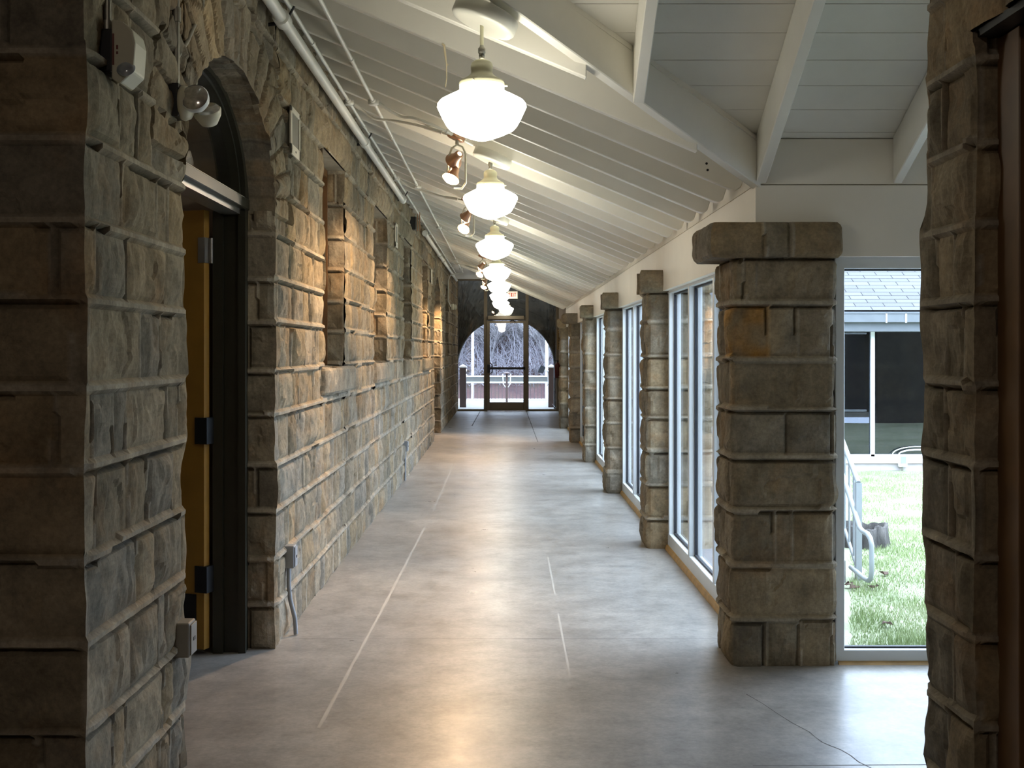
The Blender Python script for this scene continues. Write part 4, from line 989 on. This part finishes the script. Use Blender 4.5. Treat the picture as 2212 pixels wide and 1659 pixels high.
spots = [(-2.2, 41.5, 0), (-.9, 43, 1), (.3, 45, 2), (1.3, 41.5, 0), (2.6, 43.5, 1), (-.3, 41.8, 0), (1.9, 46, 1), (-1.9, 46.5, 2), (2.4, 49, 0), (0.5, 49.5, 1), (-1.0, 50, 0), (1.5, 53, 2), (-2.6, 53, 1), (3.2, 54, 0), (.3, 55, 0), (-1.2, 57, 1), (.7, 42.8, 1), (-1.5, 42.3, 0), (.1, 60, 0), (1.9, 61, 1), (-.2, 47.3, 1), (1.1, 47.2, 0)]
for i, (x, y, k_) in enumerate(spots):
    o = protos[k_] if i < 3 and k_ == [0, 1, 2][i] else copy_tree(protos[k_])
    o.location = (x, y, bankz(x, y)-.1); o.rotation_euler = (rnd.uniform(-.3, .3), rnd.uniform(-.45, .45), rnd.uniform(0, 6.28)); s_ = rnd.uniform(.75, 1.15); o.scale = (s_, s_, s_)
    tag(o, 'leafless winter tree on the wooded bank beyond the end door', 'tree', 'bare trees on the bank beyond the deck', 'thing')

rs = np.random.RandomState(12); n = 9000; m = MB()
by = 41.0+12*rs.rand(n)**1.3; bxx = -3.2+7.2*rs.rand(n)
for x_, y_ in zip(bxx, by):
    z_ = bankz(x_, y_)+rs.rand()*.6; l_ = .3+1.6*rs.rand()**2; a_ = rs.rand()*6.283; t_ = rs.uniform(.45, 1.5)
    d_ = np.array((math.cos(a_)*math.sin(t_), math.sin(a_)*math.sin(t_)*.5, math.cos(t_)))*l_; w_ = .006+.010*rs.rand(); b_ = rs.uniform(-.12, .12)
    p0 = np.array((x_, y_, z_)); p1 = p0+d_*.5+(b_, 0, b_); p2 = p0+d_
    m.add([p0-(w_, 0, 0), p0+(w_, 0, 0), p1+(w_*.7, 0, 0), p1-(w_*.7, 0, 0), p2, p0+(0, w_, w_), p1+(0, w_*.7, w_)], [(0, 1, 2, 3), (3, 2, 4), (0, 5, 6, 3), (5, 1, 2, 6)])
o = m.build('winter_undergrowth', plain('pale_dry_stems', (.15, .14, .16), .9, var=.3, scale=1.5)); tag(o, 'tangle of pale leafless stems covering the bank beyond the deck', 'undergrowth', None, 'stuff')

# ================================================================== OUTSIDE: COURTYARD
k = NM('short_winter_lawn'); c = k.ramp(k.noise(1.6, 7, .7), [(.28, (.19, .215, .135)), (.48, (.29, .31, .21)), (.62, (.33, .34, .25)), (.8, (.34, .32, .25))]); k.bump(k.noise(40, 5, .7), .5, .03); M_lawn = k.set(.95, 0, .1, c)
GZ = -.25
terrain('lawn_ground', 1.7, 16, 5.75, 17.0, lambda x, y: GZ+.015*bump_(x*3, y*3), 60, 50, M_lawn)
k = NM('grass_blades'); c = k.ramp(k.noise(2.2, 4, .6), [(.3, (.20, .27, .11)), (.5, (.31, .37, .19)), (.75, (.40, .43, .28))]); M_blade = k.set(.8, 0, .2, c)
rs = np.random.RandomState(3); N = 52000
yy = 5.9+10.7*rs.rand(N)**1.35; xx = .30*yy+rs.rand(N)*(.10*yy+.25)
tuft = (np.sin(xx*9.1+yy*3.3)+np.sin(xx*4.7-yy*7.9)+2)/4; hh = (.018+.045*tuft*rs.rand(N)); an = rs.rand(N)*6.283; wd = .0035+.002*rs.rand(N)
big_ = rs.rand(N) < .02; hh = np.where(big_, hh*2.2, hh)
bx_, by_ = np.cos(an)*wd, np.sin(an)*wd; lx, ly = (rs.rand(N)-.5)*hh*1.6, (rs.rand(N)-.5)*hh*1.6
gz = GZ-.02
Vv = np.empty((N, 3, 3)); Vv[:, 0] = np.stack([xx-bx_, yy-by_, np.full(N, gz)], 1); Vv[:, 1] = np.stack([xx+bx_, yy+by_, np.full(N, gz)], 1); Vv[:, 2] = np.stack([xx+lx, yy+ly, gz+.02+hh], 1)
me = bpy.data.meshes.new('lawn_grass'); me.vertices.add(N*3); me.vertices.foreach_set('co', Vv.astype(np.float32).ravel()); me.loops.add(N*3); me.loops.foreach_set('vertex_index', np.arange(N*3, dtype=np.int32)); me.polygons.add(N); me.polygons.foreach_set('loop_start', np.arange(N, dtype=np.int32)*3); me.update(calc_edges=True); me.materials.append(M_blade)
o = bpy.data.objects.new('lawn_grass', me); COL.objects.link(o); tag(o, 'short pale green grass of the courtyard lawn', 'grass', None, 'stuff')
# fallen leaves
M_leaf = plain('dead_leaf', (.06, .03, .018), .9)
for i, (px, py) in enumerate(((1912, 1238), (1917, 1346), (1886, 1266), (1832, 1262), (1845, 1268))):
    y = (EYE-GZ-.03)*F/(py-CY); x = (px-CX)*y/F
    lf_ = MB(); n = 7; v = [(.05*math.cos(6.28*j/n)*(1 if j % 2 else .55), .035*math.sin(6.28*j/n), .012*math.sin(j*2.1)) for j in range(n)]; lf_.add(v, [tuple(range(n))]); lf_.add([(p[0], p[1], p[2]+.003) for p in v], [tuple(range(n))])
    o = lf_.build('fallen_leaf', M_leaf); o.location = (x, y, GZ+.03); o.rotation_euler = (0, .2, i*1.3)
    tag(o, ['curled brown leaf on the lawn right of the handrail loop', 'brown leaf lying alone on the near lawn', 'small brown leaf on the lawn under the handrail loop', 'brown leaf tucked at the foot of the steps', 'brown leaf on the grass beside the railing post'][i], 'leaf', 'brown leaves on the lawn', 'thing')

# opposite wing of the building
M_shadewhite = plain('shaded_white_gutter_paint', (.105, .115, .125), .6)  # white gutter and fascia, darkened in colour to look shaded
YB = 16.8; sb = F/YB
def bx(px): return (px-CX)/sb
def bz(py): return EYE-(py-CY)/sb
bld = empty('opposite_wing', (5, YB, GZ)); tag(bld, 'opposite wing of the building across the lawn, with white-framed windows under a shingled roof', 'building', None, 'thing')
ob = (-5, -YB, -GZ)
def bp(mb, name, mat, par=bld, off=ob, bev=0): o = mb.build(name, mat, par, bev, 1); o.location = off; return o
st = Stone(); jb = make_joints(ROWS, 20, 33, .3, .6)
def fieldB(U, V): return masonry(U, V, ROWS, jb, 90., amp=.7)
patch(st, cells(1.9, 4.45, .04), cells(GZ-.1, bz(705), .03), (0, YB, 0), (1, 0, 0), (0, 0, 1), (0, -1, 0), fieldB)
for a in (6.27, 9.3, 12.5): patch(st, cells(a, a+.45, .05), cells(GZ-.1, bz(705), .04), (0, YB-.03, 0), (1, 0, 0), (0, 0, 1), (0, -1, 0), fieldB)
o = st.build('stone_wall', bld); o.location = ob
bp(MB().box(4.4, 15, YB, YB+.3, GZ-.1, bz(1000)), 'foundation', plain('pale_foundation', (.42, .38, .38), .85, var=.1))
bp(MB().box(4.4, 15, YB-.04, YB+.2, bz(1000), bz(986)), 'window_ledge', M_rail)
bp(MB().box(4.4, 15, YB-.0, YB+.3, bz(714), bz(705)), 'window_header', M_frame)
for x0, x1 in ((4.45, 5.36), (5.36, 6.24), (6.72, 7.6), (7.6, 8.5), (8.5, 9.3), (9.75, 11), (11, 12.5)):
    w = .028
    o = bp(MB().box(x0, x0+w, YB, YB+.08, bz(986), bz(712)).box(x1-w, x1, YB, YB+.08, bz(986), bz(712)).box(x0, x1, YB, YB+.08, bz(986), bz(986)+.03).box(x0, x1, YB, YB+.08, bz(712)-.03, bz(712)), 'window_frame', M_rail)
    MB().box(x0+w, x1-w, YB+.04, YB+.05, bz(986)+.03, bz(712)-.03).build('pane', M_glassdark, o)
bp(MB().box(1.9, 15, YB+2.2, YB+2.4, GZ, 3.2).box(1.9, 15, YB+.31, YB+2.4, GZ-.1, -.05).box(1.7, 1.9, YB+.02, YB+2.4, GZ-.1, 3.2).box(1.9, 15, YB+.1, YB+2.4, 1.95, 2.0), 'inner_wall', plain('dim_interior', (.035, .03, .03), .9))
k = NM('asphalt_shingles'); br = k.n('ShaderNodeTexBrick'); mp = k.n('ShaderNodeMapping'); k.l(k.tc.outputs['Object'], mp.inputs[0]); mp.inputs['Scale'].default_value = (1, 1, 1); k.l(mp.outputs[0], br.inputs[0])
br.inputs['Scale'].default_value = 1.0; br.inputs['Brick Width'].default_value = .42; br.inputs['Row Height'].default_value = .128; br.inputs['Mortar Size'].default_value = .006; br.inputs['Color1'].default_value = (.115, .115, .12, 1); br.inputs['Color2'].default_value = (.095, .095, .10, 1); br.inputs['Mortar'].default_value = (.02, .02, .022, 1)
k.bump(k.noise(30, 4, .7), .3, .01); M_shingle = k.set(.95, 0, .1, br.outputs['Color'])
ze = bz(672); yev = YB-.35; slope = .5
m = MB(); L = 5.2; hipx = 3.6
v = [(2.0, 0, 0), (15, 0, 0), (15, L, 0), (6.6, L, 0)]
m.add(v, [(0, 1, 2, 3)]); ob_roof = m.build('shingle_roof', M_shingle, bld); ob_roof.location = (-5, yev-YB, ze-GZ); ob_roof.rotation_euler = (math.atan(slope), 0, 0)
bp(MB().box(1.9, 15, yev-.09, yev-.0, ze-.17, ze-.045).box(1.9, 15, yev-.10, yev+.03, ze-.05, ze-.035), 'gutter', M_shadewhite)
bp(MB().box(1.9, 15, yev, yev+.03, ze-.26, ze-.02).box(1.9, 15, yev, YB+.2, ze-.30, ze-.26), 'fascia', M_shadewhite)
for px in (1908, 1950, 1996): bp(MB().box(bx(px)*.98, bx(px)*.98+.02, yev-.10, yev-.085, ze-.18, ze-.04), 'gutter_strap', M_rail)
e = empty('hose_tap', (bx(1947), YB-.02, bz(1012))); tag(e, 'small hose tap box on the foundation of the opposite wing', 'tap', None, 'thing')
MB().box(-.06, .06, -.07, .0, .03, .20).build('box', M_rail, e, .01); MB().box(-.04, .04, -.075, -.07, .08, .18).build('flap', plain('tap_grey', (.25, .26, .28), .5), e); MB().tube([(0, -.04, .03), (0, -.04, -.05)], .015, 6).build('pipe', M_galv, e)
e = empty('garden_hose', (6.05, YB+.03, bz(986)+.03)); tag(e, 'coiled white hose standing behind the window ledge of the opposite wing', 'hose', None, 'thing')
for r_ in (.30, .20, .17):
    MB().tube([(-.05+(.36 if r_ > .25 else .27)*math.cos(t), -.045+.01*r_, r_*.38*math.sin(t)) for t in np.linspace(0, math.pi, 14)], .007, 6).build('loop', M_rail, e)

# dark evergreens behind the opposite wing
k = NM('dark_evergreen'); c = k.ramp(k.noise(3, 5, .7), [(.3, (.02, .03, .018)), (.7, (.05, .065, .04))]); M_ever = k.set(.95, 0, .1, c)
def evergreen(x, y, z, h, seed, label):
    r_ = np.random.RandomState(seed); e = empty('evergreen_tree', (x, y, z)); tag(e, label, 'tree', 'evergreens behind the opposite wing', 'thing')
    MB().tube([(0, 0, 0), (0, 0, h*.9)], [h*.02, h*.006], 7).build('trunk', M_bark2, e)
    n = 2600; t = r_.rand(n)**.7; rad = (1-t)*h*.17*(.5+.6*r_.rand(n))+.05; a = r_.rand(n)*6.283; P = np.stack([rad*np.cos(a), rad*np.sin(a), h*(.08+.92*t)], 1)
    D = r_.randn(n, 2, 3)*h*.022; m = MB(); 
    V3 = np.stack([P, P+D[:, 0], P+D[:, 1]], 1).reshape(-1, 3); m.add(V3, [(3*i, 3*i+1, 3*i+2) for i in range(n)]); m.build('foliage', M_ever, e)
for i, (x, y, h) in enumerate(((6.6, 26, 9), (10.0, 27, 10), (13.4, 26, 9), (16.8, 27, 10))):
    evergreen(x, y, -.3, h, 40+i, 'dark evergreen standing behind the roof of the opposite wing')
terrain('ground', -40, 60, 17.5, 36.6, lambda x, y: -.47, 4, 4, M_lawn)
terrain('ground_court', 1.6, 60, 5.6, 17.5, lambda x, y: -.34, 4, 4, M_lawn)

# steps and handrail down to the lawn
xs = 2.70
M_hrail = plain('galvanised_white_handrail', (.27, .29, .30), .4, var=.05)
e = empty('garden_steps', (2.0, 8.7, GZ)); tag(e, 'concrete steps rising beside the white handrail outside the window', 'steps', None, 'thing')
for i in range(6):
    MB().box(-.32, .58, .02+.28*i, 2.4, -.05 if i == 0 else .17*i, .17*(i+1)).build('step', M_concrete, e, .01)
e = empty('handrail', (xs, 8.78, GZ)); tag(e, 'white tubular handrail with slim balusters beside the outdoor steps', 'handrail', None, 'thing')
def cp(px, py, x=xs): y = x*F/(px-CX); return (x-xs, y-8.78, EYE-(py-CY)*y/F-GZ)
Y2 = 1.9; 
def ext(a, b, t): a = np.array(a); b = np.array(b); return tuple(b+(b-a)*t)
ta, tb = cp(1854, 1043), cp(1822, 958)
MB().tube([ta, tb, ext(ta, tb, 3.5)], .020, 10).build('top_rail', M_hrail, e)
ba, bb = cp(1850, 1222), cp(1822, 1135)
MB().tube([ba, bb, ext(ba, bb, 3.5)], .014, 8).build('bottom_rail', M_hrail, e)
p = [cp(1854, 1043), cp(1854, 1268)]; MB().box(-.022, .022, ta[1]-.022, ta[1]+.022, 0, ta[2]).build('post', M_hrail, e)
g0, g1 = cp(1857, 1140, xs-.03), cp(1822, 1032, xs-.03)
g0 = (g0[0]-.0, g0[1], g0[2])
pts = [ext(g0, g1, 3.5), g1, g0]
for q in ((1864, 1148), (1874, 1153), (1880, 1163), (1883, 1178), (1883, 1235), (1881, 1250), (1876, 1254), (1868, 1250), (1838, 1225)): pts.append(cp(*q, xs-.03))
MB().tube(pts, .019, 10).build('grab_rail', M_hrail, e)
for i in range(12):
    t = (i+1)*.30; a_ = ext(ta, tb, t-1); b_ = np.array(ba)+(np.array(bb)-np.array(ba))*((a_[1]-ba[1])/(bb[1]-ba[1]))
    MB().tube([tuple(b_), a_], .008, 6).build('baluster', M_hrail, e)
# stump
e = empty('tree_stump', (3.22, 10.45, GZ)); tag(e, 'old hollow grey tree stump on the lawn behind the handrail', 'stump', None, 'thing')
k = NM('weathered_stump'); c = k.ramp(k.noise(9, 6, .7, (1, 1, .25)), [(.3, (.02, .018, .02)), (.5, (.07, .065, .062)), (.7, (.16, .145, .135))]); k.bump(k.noise(14, 5, .7, (1, 1, .3)), .8, .03); M_stump = k.set(.95, 0, .1, c)
m = MB(); n = 40; v = []
for z, s_, inner in ((-.02, 1.08, 0), (.08, 1.0, 0), (.17, .98, 0), (.175, .86, 0), (.10, .78, 1)):
    for j in range(n):
        a = 6.283*j/n; r_ = .24*s_*(1+.07*math.sin(3*a+1)+.05*math.sin(7*a)+.03*math.sin(13*a)); v.append((r_*math.cos(a), r_*math.sin(a), z+(.012*math.sin(5*a)+.01*math.sin(11*a) if z > .15 else 0)))
m.add(v, [(i*n+j, i*n+(j+1) % n, (i+1)*n+(j+1) % n, (i+1)*n+j) for i in range(4) for j in range(n)], True)
m.build('bark', M_stump, e); MB().lathe([(.0005, .10), (.19, .10)], n=24).build('hollow', plain('rotted_core', (.03, .025, .02), .95), e)
